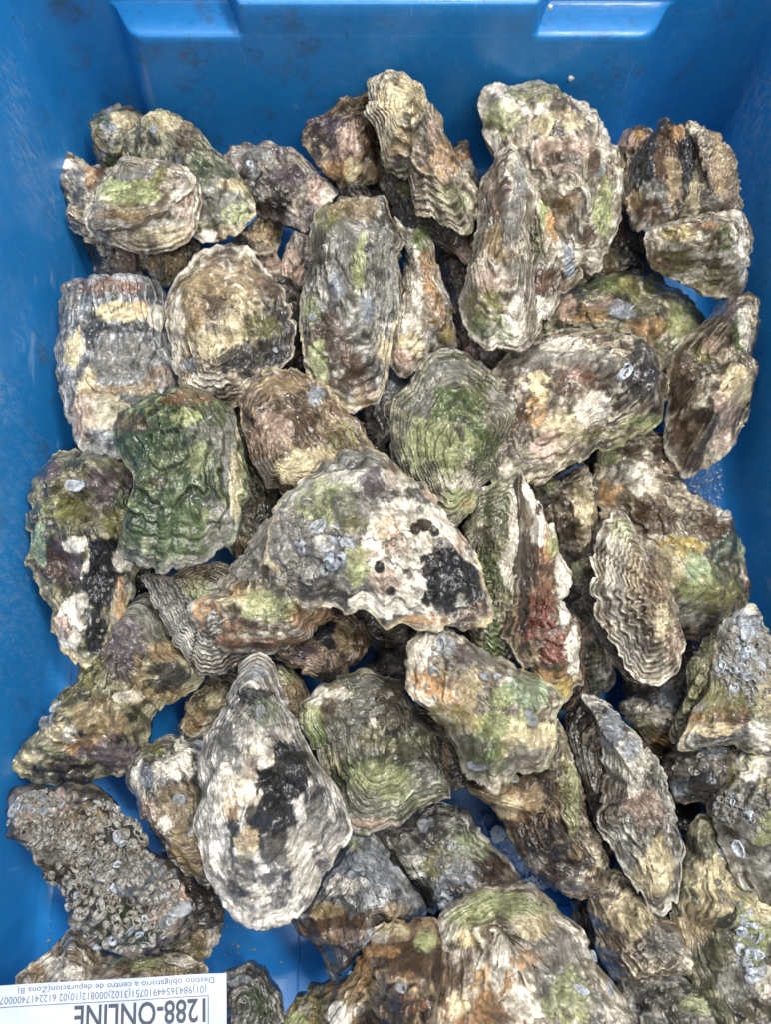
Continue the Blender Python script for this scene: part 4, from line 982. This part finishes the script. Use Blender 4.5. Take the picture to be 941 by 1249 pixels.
oyster("cream oyster with bold zigzag grey growth bands, standing right of the red-flanked one", [dict(
    o=[(723,690),(727,668),(735,640),(754,627),(770,637),(790,668),(807,697),(824,730),(831,763),(837,788),(828,810),(807,828),(790,834),(767,823),(758,800),(738,770),(726,740)], a=(805,735), lines=1.7, z=.088, t=(.2,.0), h=.014, pal='cream', rings=16, ra=.0019, warp=.6, fold=(11,.001), zig=1.1, e=1.5, rag=1.2,
    p=[(800,720,(16,45),'or',.45),(815,760,(14,30),'cr',.7),(750,720,(14,60),'gy',.7),(775,700,(12,50),'tn',.7),(770,790,(25,25),'gy',.7),(825,790,(10,22),'pk',.7),(822,740,(7,12),'br',.6),(760,650,(16,14),'lg',.6),(790,745,(9,50),'br',.5),(745,680,(6,40),'wh',.8)], rim='wh'),
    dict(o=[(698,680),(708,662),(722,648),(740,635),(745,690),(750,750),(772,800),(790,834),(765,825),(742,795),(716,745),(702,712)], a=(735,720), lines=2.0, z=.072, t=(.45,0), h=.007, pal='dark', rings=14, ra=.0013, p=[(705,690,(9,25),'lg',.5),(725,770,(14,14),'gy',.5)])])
oyster("shadowed grey oyster low between the red-flanked one and the zigzag banded one", dict(
    o=[(692,760),(706,745),(726,755),(745,792),(748,832),(725,850),(700,845),(675,800),(680,715),(705,690),(722,715)], a=(715,790), z=.030, h=.012, pal='grey', rings=7, p=[(720,830,(16,14),'dg',.6),(715,770,(14,12),'pk',.5),(735,800,(12,14),'ol',.5)]),
    [('c','b',722,820,20,20,9,2,3.5)])
oyster("grey oyster with a crust of barnacles and a brown ribbed flank at the right edge", [dict(
    o=[(917,738),(926,745),(930,757),(942,780),(980,840),(985,920),(940,925),(894,908),(860,912),(832,915),(832,900),(848,872),(866,838),(872,800),(880,766),(898,752)], a=(905,850), lines=0.50, z=.088, t=(-.12,.05), h=.015, pal='grey', rings=8, ra=.0011, rough=1.3,
    p=[(905,795,(35,45),'gy',.85),(915,760,(22,18),'bl',.6),(880,875,(35,16),'or',.65),(870,890,(35,9),'cr',.7),(885,850,(22,20),'ol',.8),(930,895,(18,18),'wh',.95),(930,870,(14,14),'gr',.7),(900,875,(16,8),'br',.6),(917,743,(7,8),'wh',.9),(935,840,(12,30),'cr',.6),(865,860,(8,30),'ol',.7)], rim='cr'),
    dict(o=[(881,764),(866,775),(850,795),(838,815),(838,850),(824,876),(817,898),(832,908),(852,880),(870,842),(876,800)], a=(862,800), lines=2.0, z=.082, t=(.35,0), h=.006, pal='olive', rings=14, ra=.0016, warp=.5, p=[(850,830,(22,50),'ol',.5),(835,890,(14,18),'db',.5)])],
    [('c','bbn',908,805,32,40,70,3.5,7.5),('s',913,772,11),('n',897,838,8),('n',905,815,7),('c','b',925,850,14,20,8,3,5)])
oyster("purple and white oyster low in the gap left of the barnacle crusted right edge one", dict(
    o=[(757,862),(777,847),(795,838),(814,832),(842,818),(850,860),(832,900),(818,914),(794,908),(772,884)], a=(805,865), z=.050, t=(0,.05), h=.013, pal='purple', rings=9, ra=.0011, fold=(7,.0008),
    p=[(800,870,(28,14),'wh',.7),(790,850,(14,9),'bk',.6),(815,850,(14,14),'bl',.7),(805,905,(14,12),'or',.6),(790,890,(16,12),'ol',.6),(775,860,(12,8),'wh',.7),(830,875,(10,20),'db',.6)]))
oyster("grey ribbed wedge of an oyster, standing tall near the lower right", [dict(
    o=[(712,854),(724,851),(738,858),(760,873),(784,907),(804,937),(820,967),(826,1000),(832,1040),(826,1090),(805,1120),(778,1085),(752,1045),(730,1005),(735,960),(737,910),(729,880)], a=(770,960), z=.078, t=(-.05,.05), h=.013, pal='grey', rings=12, ra=.0016, fold=(10,.0011), rag=1.3, rough=1.2,
    p=[(745,890,(16,22),'bl',.7),(775,930,(22,30),'wh',.5),(770,915,(10,14),'bl',.7),(750,980,(20,25),'br',.5),(790,990,(22,25),'pk',.5),(800,1060,(22,40),'cr',.7),(735,950,(9,22),'br',.7),(775,960,(10,10),'wh',.6)], rim='wh'),
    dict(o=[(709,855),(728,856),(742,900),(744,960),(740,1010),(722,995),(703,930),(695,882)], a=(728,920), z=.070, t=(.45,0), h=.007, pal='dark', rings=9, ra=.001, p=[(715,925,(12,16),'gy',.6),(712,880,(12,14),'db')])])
oyster("cream and green oyster with an orange crusted head, lower right of the central topmost one", dict(
    o=[(499,834),(500,808),(506,785),(513,770),(527,762),(545,767),(567,777),(581,787),(607,800),(640,817),(657,827),(681,848),(678,867),(681,893),(677,927),(660,938),(640,944),(622,952),(605,962),(585,955),(567,947),(560,920),(544,888),(514,860)], a=(600,870), lines=0.40, z=.092, t=(.0,.0), h=.018, pal='cream', rings=7, ra=.0009, rough=1.3, rag=1.1,
    p=[(525,830,(25,20),'or',.8),(560,850,(28,22),'or',.55),(530,785,(18,16),'wh',.7),(545,790,(12,14),'bl',.6),(535,818,(12,10),'ye',.7),(551,812,(7,7),'rd',.9),(640,840,(35,22),'mg',.75),(620,890,(40,25),'lg',.8),(590,910,(25,25),'gr',.6),(600,930,(30,16),'gr',.6),(645,905,(30,25),'cr',.7),(565,880,(22,16),'ye',.5),(545,870,(22,14),'ol',.6),(592,800,(16,12),'gy',.7),(515,800,(9,20),'wh',.7),(568,800,(10,16),'pu',.6),(650,920,(25,9),'gy',.6),(610,850,(20,14),'lg',.7),(575,840,(14,25),'cr',.7)], rim='lg'),
    [('s',594,823,11),('n',540,785,10),('s',647,876,13),('n',532,820,9),('s',582,935,12),('s',630,950,8),('b',551,813,6),('s',608,825,6),('b',583,952,4),('c','b',540,800,20,22,8,3,5)])
oyster("brown black oyster with long tan ribs down its right side, below the orange-headed one", [dict(
    o=[(551,950),(575,945),(610,920),(650,915),(672,930),(690,975),(710,1030),(735,1062),(738,1078),(717,1096),(688,1089),(660,1073),(634,1043),(614,1003),(592,978)], a=(660,985), lines=0.50, z=.060, t=(.0,.05), h=.016, pal='brown', rings=9, ra=.001, fold=(6,.0008), rough=1.2,
    p=[(600,965,(25,14),'tn',.8),(635,985,(18,20),'or',.5),(650,975,(14,18),'tn',.6),(665,1030,(28,35),'bk',.6),(680,1065,(22,20),'db',.7),(640,1020,(16,22),'db',.6),(700,1080,(16,10),'gy',.5),(620,985,(14,12),'cr',.6),(655,1050,(14,10),'gy',.5)]),
    dict(o=[(662,935),(678,880),(694,907),(710,947),(718,995),(737,1042),(748,1066),(738,1080),(712,1050),(692,1005),(672,960)], a=(695,975), z=.066, t=(-.3,0), h=.006, pal='tan', rings=9, ra=.0012, fold=(14,.0009), rag=.8, p=[(700,990,(9,60),'lg',.6),(690,930,(8,40),'ol',.5),(712,1010,(5,50),'br',.6)])])
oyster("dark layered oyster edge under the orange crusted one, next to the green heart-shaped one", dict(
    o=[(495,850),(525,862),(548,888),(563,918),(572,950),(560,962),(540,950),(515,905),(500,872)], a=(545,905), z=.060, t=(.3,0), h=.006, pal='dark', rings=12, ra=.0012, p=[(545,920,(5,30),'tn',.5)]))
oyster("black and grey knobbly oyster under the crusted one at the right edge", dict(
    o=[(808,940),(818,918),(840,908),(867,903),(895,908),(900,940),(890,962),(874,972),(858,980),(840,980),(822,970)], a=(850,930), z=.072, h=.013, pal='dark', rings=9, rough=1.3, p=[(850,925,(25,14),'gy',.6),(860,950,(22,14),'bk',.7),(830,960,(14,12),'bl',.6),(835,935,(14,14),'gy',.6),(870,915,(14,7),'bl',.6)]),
    [('b',868,911,6),('c','b',850,935,28,20,14,2.5,4.5)])
oyster("grey oyster with a round white shell scar at the right edge of the heap", dict(
    o=[(866,985),(880,950),(888,925),(905,913),(930,912),(980,930),(990,1010),(985,1100),(940,1110),(905,1080),(885,1040),(872,1010)], a=(925,970), z=.076, t=(-.05,0), h=.015, pal='grey', rings=8, rough=1.4,
    p=[(918,935,(20,20),'wh',1),(913,925,(8,8),'lg',.6),(895,940,(8,14),'ol',.7),(935,1010,(16,22),'lg',.7),(915,1000,(16,20),'gy',.8),(890,980,(14,12),'bk',.5),(935,960,(12,14),'cr',.6)]),
    [('s',912,925,8),('n',912,995,10),('c','bn',890,985,18,18,16,4,6.5),('c','b',925,985,18,30,16,3,5.5),('n',903,1035,11)])
oyster("grey green oyster with clear rings of old barnacles at the lower right corner", dict(
    o=[(820,1110),(830,1060),(848,1010),(868,1000),(895,1030),(925,1070),(960,1095),(990,1120),(995,1260),(960,1320),(895,1310),(860,1240),(838,1180)], a=(900,1150), z=.070, t=(-.05,0), h=.017, pal='olive', rings=9, ra=.001, rough=1.4,
    p=[(920,1140,(20,40),'lg',.6),(890,1040,(14,20),'bl',.5),(930,1100,(14,30),'cr',.7),(935,1200,(16,25),'wh',.6),(870,1080,(25,35),'cr',.6),(850,1130,(22,35),'tn',.6),(900,1200,(25,25),'gy',.7),(925,1235,(25,16),'db',.6)]),
    [('n',903,1133,9),('n',924,1143,9),('n',918,1165,9),('n',926,1165,9),('n',905,1160,8),('n',920,1190,9),('n',930,1185,7),('c','n',915,1150,18,40,12,4,7),('c','b',900,1080,25,30,16,3,5),('c','b',925,1220,18,20,10,3,5)])
oyster("dark oyster with pale ribs at the bottom edge near the right corner", dict(
    o=[(750,1210),(775,1180),(810,1175),(845,1190),(872,1220),(890,1260),(870,1320),(790,1320),(752,1270)], a=(820,1230), z=.062, h=.014, pal='grey', rings=9, rough=1.3, fold=(7,.0008), p=[(850,1225,(25,16),'lg',.6),(790,1215,(18,18),'bk',.6),(830,1240,(25,16),'db',.6),(815,1190,(20,9),'bl',.5)]),
    [('c','b',815,1215,40,25,18,2.5,4.5)])
oyster("tan and grey pleated oyster behind the pleated pale one, toward the lower right", dict(
    o=[(722,1110),(745,1065),(770,1072),(798,1105),(830,1115),(852,1150),(850,1195),(800,1205),(758,1200),(735,1165)], a=(780,1135), z=.062, h=.014, pal='tan', rings=10, ra=.0012, fold=(8,.0009), p=[(770,1120,(25,25),'cr',.5),(810,1150,(25,20),'gy',.6),(750,1150,(16,25),'br',.5)]),
    [('c','b',800,1150,30,22,10,2.5,4)])
oyster("flat grey white oyster in the dark hollow right of the black-spotted brown one", dict(
    o=[(445,818),(455,800),(472,789),(500,778),(530,770),(540,800),(520,835),(500,845),(470,835)], a=(490,810), z=.040, h=.010, pal='purple', rings=8, p=[(490,805,(30,18),'gy',.6)]))
oyster("dark grey oyster deep in the gap under the largest grey green one", dict(
    o=[(440,470),(470,452),(490,448),(505,468),(500,500),(480,530),(462,545),(445,510)], a=(475,490), z=.038, h=.012, pal='grey', rings=8, p=[(485,470,(14,16),'bl',.4),(470,510,(14,16),'db',.7)]))
oyster("dark reddish oyster in the shade left of the folded olive-bellied one", dict(
    o=[(535,320),(560,305),(582,325),(592,380),(612,430),(615,455),(585,450),(560,420),(545,380)], a=(570,370), z=.042, h=.012, pal='purple', rings=8, p=[(570,350,(20,20),'db',.6),(580,420,(18,20),'rd',.4)]))
oyster("dark brown oyster in the shadow at the lower left of the central topmost one", dict(
    o=[(275,500),(305,520),(340,600),(345,650),(320,690),(290,690),(278,640)], a=(310,630), z=.050, h=.010, pal='olive', rings=8, p=[(310,620,(20,25),'db',.6),(300,670,(20,14),'tn',.5)]))
# deep shells that show only through the gaps of the heap
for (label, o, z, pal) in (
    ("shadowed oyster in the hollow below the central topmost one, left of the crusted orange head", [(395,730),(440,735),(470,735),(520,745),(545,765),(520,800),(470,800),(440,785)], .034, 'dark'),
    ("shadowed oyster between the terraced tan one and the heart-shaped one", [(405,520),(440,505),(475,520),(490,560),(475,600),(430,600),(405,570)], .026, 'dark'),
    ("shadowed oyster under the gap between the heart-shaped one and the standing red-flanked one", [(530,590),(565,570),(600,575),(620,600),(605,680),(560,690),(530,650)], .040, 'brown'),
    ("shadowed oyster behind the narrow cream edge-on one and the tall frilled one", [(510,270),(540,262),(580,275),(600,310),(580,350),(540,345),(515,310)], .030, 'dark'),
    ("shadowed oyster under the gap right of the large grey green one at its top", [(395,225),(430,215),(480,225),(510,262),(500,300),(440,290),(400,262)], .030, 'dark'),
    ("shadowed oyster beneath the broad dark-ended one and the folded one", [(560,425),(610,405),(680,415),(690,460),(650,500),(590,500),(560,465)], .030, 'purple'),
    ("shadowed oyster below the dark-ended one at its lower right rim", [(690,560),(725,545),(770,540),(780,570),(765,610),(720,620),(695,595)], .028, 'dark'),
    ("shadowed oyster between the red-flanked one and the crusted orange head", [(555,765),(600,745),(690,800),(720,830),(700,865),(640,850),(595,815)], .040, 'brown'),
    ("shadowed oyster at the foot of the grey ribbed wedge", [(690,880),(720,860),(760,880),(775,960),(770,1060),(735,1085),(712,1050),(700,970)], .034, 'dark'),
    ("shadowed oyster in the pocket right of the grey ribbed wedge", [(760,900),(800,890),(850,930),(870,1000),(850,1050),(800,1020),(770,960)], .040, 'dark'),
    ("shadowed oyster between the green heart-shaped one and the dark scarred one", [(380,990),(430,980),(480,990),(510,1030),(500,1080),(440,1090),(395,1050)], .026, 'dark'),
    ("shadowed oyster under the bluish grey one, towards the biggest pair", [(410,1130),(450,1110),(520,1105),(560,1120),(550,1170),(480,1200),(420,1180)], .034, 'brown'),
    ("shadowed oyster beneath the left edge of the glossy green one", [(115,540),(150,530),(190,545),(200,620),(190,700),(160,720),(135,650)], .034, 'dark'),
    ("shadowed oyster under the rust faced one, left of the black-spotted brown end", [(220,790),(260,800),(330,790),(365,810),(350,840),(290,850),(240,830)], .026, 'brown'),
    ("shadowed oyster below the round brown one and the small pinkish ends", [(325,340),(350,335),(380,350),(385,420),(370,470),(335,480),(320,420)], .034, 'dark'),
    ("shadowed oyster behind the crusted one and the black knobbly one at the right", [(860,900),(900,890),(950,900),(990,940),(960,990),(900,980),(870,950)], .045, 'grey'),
    ("added dark oyster standing in for shaded floor right of the zigzag banded one", [(770,800),(800,775),(850,760),(872,790),(850,830),(800,850),(765,845)], .022, 'dark'),  # added dark shell in place of bare floor in shade
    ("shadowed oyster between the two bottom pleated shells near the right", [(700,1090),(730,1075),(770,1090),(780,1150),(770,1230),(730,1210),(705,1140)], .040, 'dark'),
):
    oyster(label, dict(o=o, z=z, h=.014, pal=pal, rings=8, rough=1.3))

# ------------------------------------------------------------------ meltwater, foam and modelled glint flecks on the crate floor
def puddle(name, pts, z, label, cat):
    out, _ = spline(pts, 64)
    W, _r = to_plane(out, z)
    c = W.mean(0)
    rows = [c + (W - c) * s for s in np.linspace(0.045, 1.0, 22)]
    zs = [z] * 20 + [z - 0.0003, z - 0.0016]
    V = [c]
    for r, zz in zip(rows, zs):
        q = r.copy(); q[:, 2] = zz + (fbm(q * 330, 2, 5) - 0.5) * 0.0030 * (zz == z)
        V.append(q)
    V = np.vstack([V[0][None]] + V[1:])
    n = 64
    i = np.arange(n); j = (i + 1) % n
    F = [np.column_stack([np.zeros(n, int), 1 + j, 1 + i, np.full(n, -1)])]
    for k in range(len(rows) - 1):
        F.append(np.column_stack([1 + k * n + i, 1 + k * n + j, 1 + (k + 1) * n + j, 1 + (k + 1) * n + i]))
    o = link(name, mesh_np(name, V - c, np.vstack(F)), None, M_WATER)
    o.location = c
    o['kind'] = 'stuff'
    o['label'] = label
    o['category'] = cat
    return o
puddle("meltwater", [(812,560),(850,545),(888,560),(887,600),(886,640),(860,640),(830,610)], 0.0022, "rippled meltwater lying on the blue floor beside the right wall", "water")
puddle("meltwater", [(590,990),(615,1000),(640,1040),(680,1075),(700,1100),(670,1100),(630,1060),(600,1020)], 0.0022, "strip of rippled meltwater on the blue floor below the orange crusted oyster", "water")
def froth(spots, z, label, seed):
    r = random.Random(seed)
    V, F = [], []
    for (x, y, rx, ry, n, r0, r1) in spots:
        for _ in range(n):
            t, u = r.uniform(0, 6.283), math.sqrt(r.random())
            p = to_plane(np.array([[x + rx * u * math.cos(t), y + ry * u * math.sin(t)]]), z)[0][0]
            rad = r.uniform(r0, r1)
            b = len(V)
            for (k, zz) in ((1.0, 0.0), (0.8, 0.5), (0.4, 0.85)):
                for i in range(7):
                    a = 6.283 * i / 7
                    V.append((p[0] + rad * k * math.cos(a), p[1] + rad * k * math.sin(a), z - 0.0006 + rad * zz))
            V.append((p[0], p[1], z - 0.0006 + rad))
            for q in (0, 1):
                for i in range(7):
                    F.append((b + q * 7 + i, b + q * 7 + (i + 1) % 7, b + q * 7 + 7 + (i + 1) % 7, b + q * 7 + 7 + i))
            for i in range(7):
                F.append((b + 14 + i, b + 14 + (i + 1) % 7, b + 21))
    me = bpy.data.meshes.new("foam")
    V = np.array(V); c = V.mean(0); c[2] = 0.001
    me.from_pydata([tuple(v) for v in (V - c)], [], F)
    for p in me.polygons: p.use_smooth = True
    o = link("foam", me, None, M_FOAM_GLINT)
    o.location = c
    o['kind'] = 'stuff'; o['label'] = label; o['category'] = 'foam'
froth([(862,592,28,28,90,.00015,.0005)], 0.0040, "white flecks standing in for glints on the meltwater by the right wall", 4)  # solid white flecks placed where the wet floor glints
froth([(608,1018,9,11,260,.00012,.0007),(655,1078,18,9,300,.00012,.0006),(590,1000,6,6,12,.0002,.0006)], 0.0042, "white froth clusters in the blue gap below the orange crusted oyster", 8)

# ------------------------------------------------------------------ grit, shell crumbs
def crumbs(spots, label, seed):
    r = random.Random(seed)
    V, F = [], []
    for (x, y, rx, ry, n) in spots:
        for _ in range(n):
            t, u_ = r.uniform(0, 6.283), math.sqrt(r.random())
            p = to_plane(np.array([[x + rx * u_ * math.cos(t), y + ry * u_ * math.sin(t)]]), 0.0008)[0][0]
            if not (XL + 0.004 < p[0] < XR - 0.004 and YF + 0.004 < p[1] < YB - 0.004): continue
            rad = r.choice((0.0003, 0.0004, 0.0006, 0.0009)) * r.uniform(0.7, 1.3)
            b = len(V); ph = r.uniform(0, 6.28)
            for k_, zz in ((1.0, 0.0), (0.7, 0.7)):
                for i in range(5):
                    a = ph + 6.283 * i / 5
                    q = rad * k_ * r.uniform(0.6, 1.3)
                    V.append((p[0] + q * math.cos(a), p[1] + q * 0.7 * math.sin(a), 0.0003 + rad * zz))
            for i in range(5):
                F.append((b + i, b + (i + 1) % 5, b + 5 + (i + 1) % 5, b + 5 + i))
            F.append(tuple(b + 5 + i for i in range(5)))
    V = np.array(V); c = V.mean(0); c[2] = 0.0
    me = bpy.data.meshes.new("shell_grit")
    me.from_pydata([tuple(v) for v in (V - c)], [], F)
    o = link("shell_grit", me, None, M_GRIT)
    o.location = c
    o['kind'] = 'stuff'; o['label'] = label; o['category'] = 'grit'
crumbs([(310,1150,50,40,26),(205,875,30,40,18),(165,1000,20,40,12),(690,865,50,25,40),(60,1110,40,50,14),(600,1010,30,30,25),(855,590,40,50,25),(760,850,70,40,60),(480,780,90,40,50)],
       "fine shell grit scattered on the bare blue floor between the oysters", 12)
def chip(px, py, Y, rad, label):
    d = rays(np.array([[px, py]], float))[0]
    p = CAM + d * ((Y - CAM[1]) / d[1])
    r = random.Random(int(px))
    V, F = [], []
    for k_, zz in ((0.9, -0.6), (1.0, 0.0), (0.55, 0.7)):
        for i in range(8):
            a = 6.283 * i / 8
            q = rad * k_ * r.uniform(0.75, 1.2)
            V.append((q * math.cos(a), rad * -zz * 0.6, q * math.sin(a)))
    for q in (0, 1):
        for i in range(8):
            F.append((q * 8 + i, q * 8 + (i + 1) % 8, q * 8 + 8 + (i + 1) % 8, q * 8 + 8 + i))
    F.append(tuple(16 + i for i in range(8)))
    me = bpy.data.meshes.new("shell_chip"); me.from_pydata(V, [], F)
    o = link("shell_chip", me, None, M_CHIP)
    o.location = p; o['label'] = label; o['category'] = 'shell chip'
chip(697, 96, YB + 0.0038, 0.0018, "tiny pale shell chip stuck to the far crate wall above the big speckled oyster")
chip(672, 9, YB + 0.0140, 0.0015, "tiny white shell chip lying on the right step of the far crate wall")

# ------------------------------------------------------------------ printed paper label lying upside down at the lower left
LZ = 0.074
P, _r = to_plane(np.array([(277.0, 1185.0), (0.0, 1203.0), (278.5, 1249.0)]), LZ, 0.0, -0.05, CAM * [1, 1, 0] + np.array([-.15, -.22, LZ]))
ex = (P[1] - P[0]); pxm = np.linalg.norm(ex) / 277.6; ex /= np.linalg.norm(ex)      # reading direction reversed: photo left
dy = P[2] - P[0]; pym = np.linalg.norm(dy) / 64.0
ez = np.cross(ex, dy); ez /= np.linalg.norm(ez)
if ez[2] < 0: ez = -ez
ey = np.cross(ez, ex)                                                     # towards the photo's bottom or top
if np.dot(ey, dy) > 0: sgn = 1
else: sgn = -1
# label frame: origin at the photo's top right corner, x to the right of the upright reader, y up for that reader
lx = -ex * -1.0
rdx = ex                     # the text, read upside down, runs from the photo's right to its left
rdy = np.cross(ez, rdx)      # up for the reader = photo's downward
M = Matrix(((rdx[0], rdy[0], ez[0], P[0][0]), (rdx[1], rdy[1], ez[1], P[0][1]), (rdx[2], rdy[2], ez[2], P[0][2]), (0, 0, 0, 1)))
lab = empty("paper_label", (0, 0, 0), "white printed paper label lying upside down on the oysters at the lower left", "label")
lab.matrix_world = M
u = pxm
w = pym
LW, LH, LT = 345 * u, 150 * u, 0.0003
nx, ny = 24, 8
V, F = [], []
for s in (0, 1):
    for iy in range(ny + 1):
        for ix in range(nx + 1):
            V.append((LW * ix / nx, LH * iy / ny, -LT if s == 0 else 0.0))
def vid(s, ix, iy): return s * (nx + 1) * (ny + 1) + iy * (nx + 1) + ix
for iy in range(ny):
    for ix in range(nx):
        F.append((vid(1, ix, iy), vid(1, ix + 1, iy), vid(1, ix + 1, iy + 1), vid(1, ix, iy + 1)))
        F.append((vid(0, ix, iy), vid(0, ix, iy + 1), vid(0, ix + 1, iy + 1), vid(0, ix + 1, iy)))
for ix in range(nx):
    F.append((vid(0, ix, 0), vid(0, ix + 1, 0), vid(1, ix + 1, 0), vid(1, ix, 0)))
    F.append((vid(0, ix, ny), vid(1, ix, ny), vid(1, ix + 1, ny), vid(0, ix + 1, ny)))
for iy in range(ny):
    F.append((vid(0, 0, iy), vid(1, 0, iy), vid(1, 0, iy + 1), vid(0, 0, iy + 1)))
    F.append((vid(0, nx, iy), vid(0, nx, iy + 1), vid(1, nx, iy + 1), vid(1, nx, iy)))
def curl(x, y):
    return 0.0022 * max(0.0, 1 - x / (60 * u)) ** 2 + 0.0009 * math.sin(x / (55 * u)) * math.cos(y / (70 * u))
V = [(x_, y_, z_ + curl(x_, y_)) for (x_, y_, z_) in V]
me = bpy.data.meshes.new("paper_sheet"); me.from_pydata(V, [], F)
link("paper_sheet", me, lab, M_PAPER)

def text_part(body, x, y, cap, width, mat, bold=0.0, name="printed_line", sy=1.0):
    cu = bpy.data.curves.new("printed_text", 'FONT')
    cu.body = body
    cu.size = 1.0
    cu.offset = bold
    cu.resolution_u = 3
    tmp = bpy.data.objects.new("printed_text", cu)
    COL.objects.link(tmp)
    dg = bpy.context.evaluated_depsgraph_get()
    me = bpy.data.meshes.new_from_object(tmp.evaluated_get(dg))
    bpy.data.objects.remove(tmp)
    bpy.data.curves.remove(cu)
    co = np.zeros(len(me.vertices) * 3, np.float32); me.vertices.foreach_get("co", co); co = co.reshape(-1, 3)
    mn, mx = co.min(0), co.max(0)
    h = 0.70
    co[:, 0] = (co[:, 0] - mn[0]) / (mx[0] - mn[0]) * width + x
    co[:, 1] = co[:, 1] / h * cap + y
    co[:, 2] = [0.00022 + curl(float(a_), float(b_)) for a_, b_ in co[:, :2]]
    me.vertices.foreach_set("co", co.reshape(-1)); me.update()
    me.materials.clear()
    return link(name, me, lab, mat)
# distances in photo pixels from the top right corner: x leftwards, y downwards
text_part("Destino obligatorio a centro de depuracion(Zona B)", 15 * u, 4.5 * w, 7.2 * w, 242 * u, M_INK2, 0.002)
text_part("(01)98436544910751(3102)000812(10)02 6122417400007590014", 25 * u, 14.5 * w, 9.0 * w, 285 * u, M_INK2, 0.0)
text_part("1288-ONLINE", 26 * u, 30.5 * w, 28.0 * w, 160 * u, M_INK, 0.016)
def strip(x0, x1, y0, y1, name="printed_rule"):
    m = 30
    V, F = [], []
    for i in range(m + 1):
        t = i / m
        for e in (0, 1):
            if x1 - x0 > y1 - y0: x_, y_ = x0 + (x1 - x0) * t, (y0, y1)[e]
            else: x_, y_ = (x1, x0)[e], y0 + (y1 - y0) * t
            V.append((x_, y_, 0.0002 + curl(x_, y_)))
        if i: F.append((2 * i - 2, 2 * i, 2 * i + 1, 2 * i - 1))
    me = bpy.data.meshes.new(name)
    me.from_pydata(V, [], F)
    link(name, me, lab, M_INK2)
strip(22 * u, 330 * u, 26.4 * w, 27.4 * w)
strip(22 * u, 23.2 * u, 27.4 * w, 120 * w)
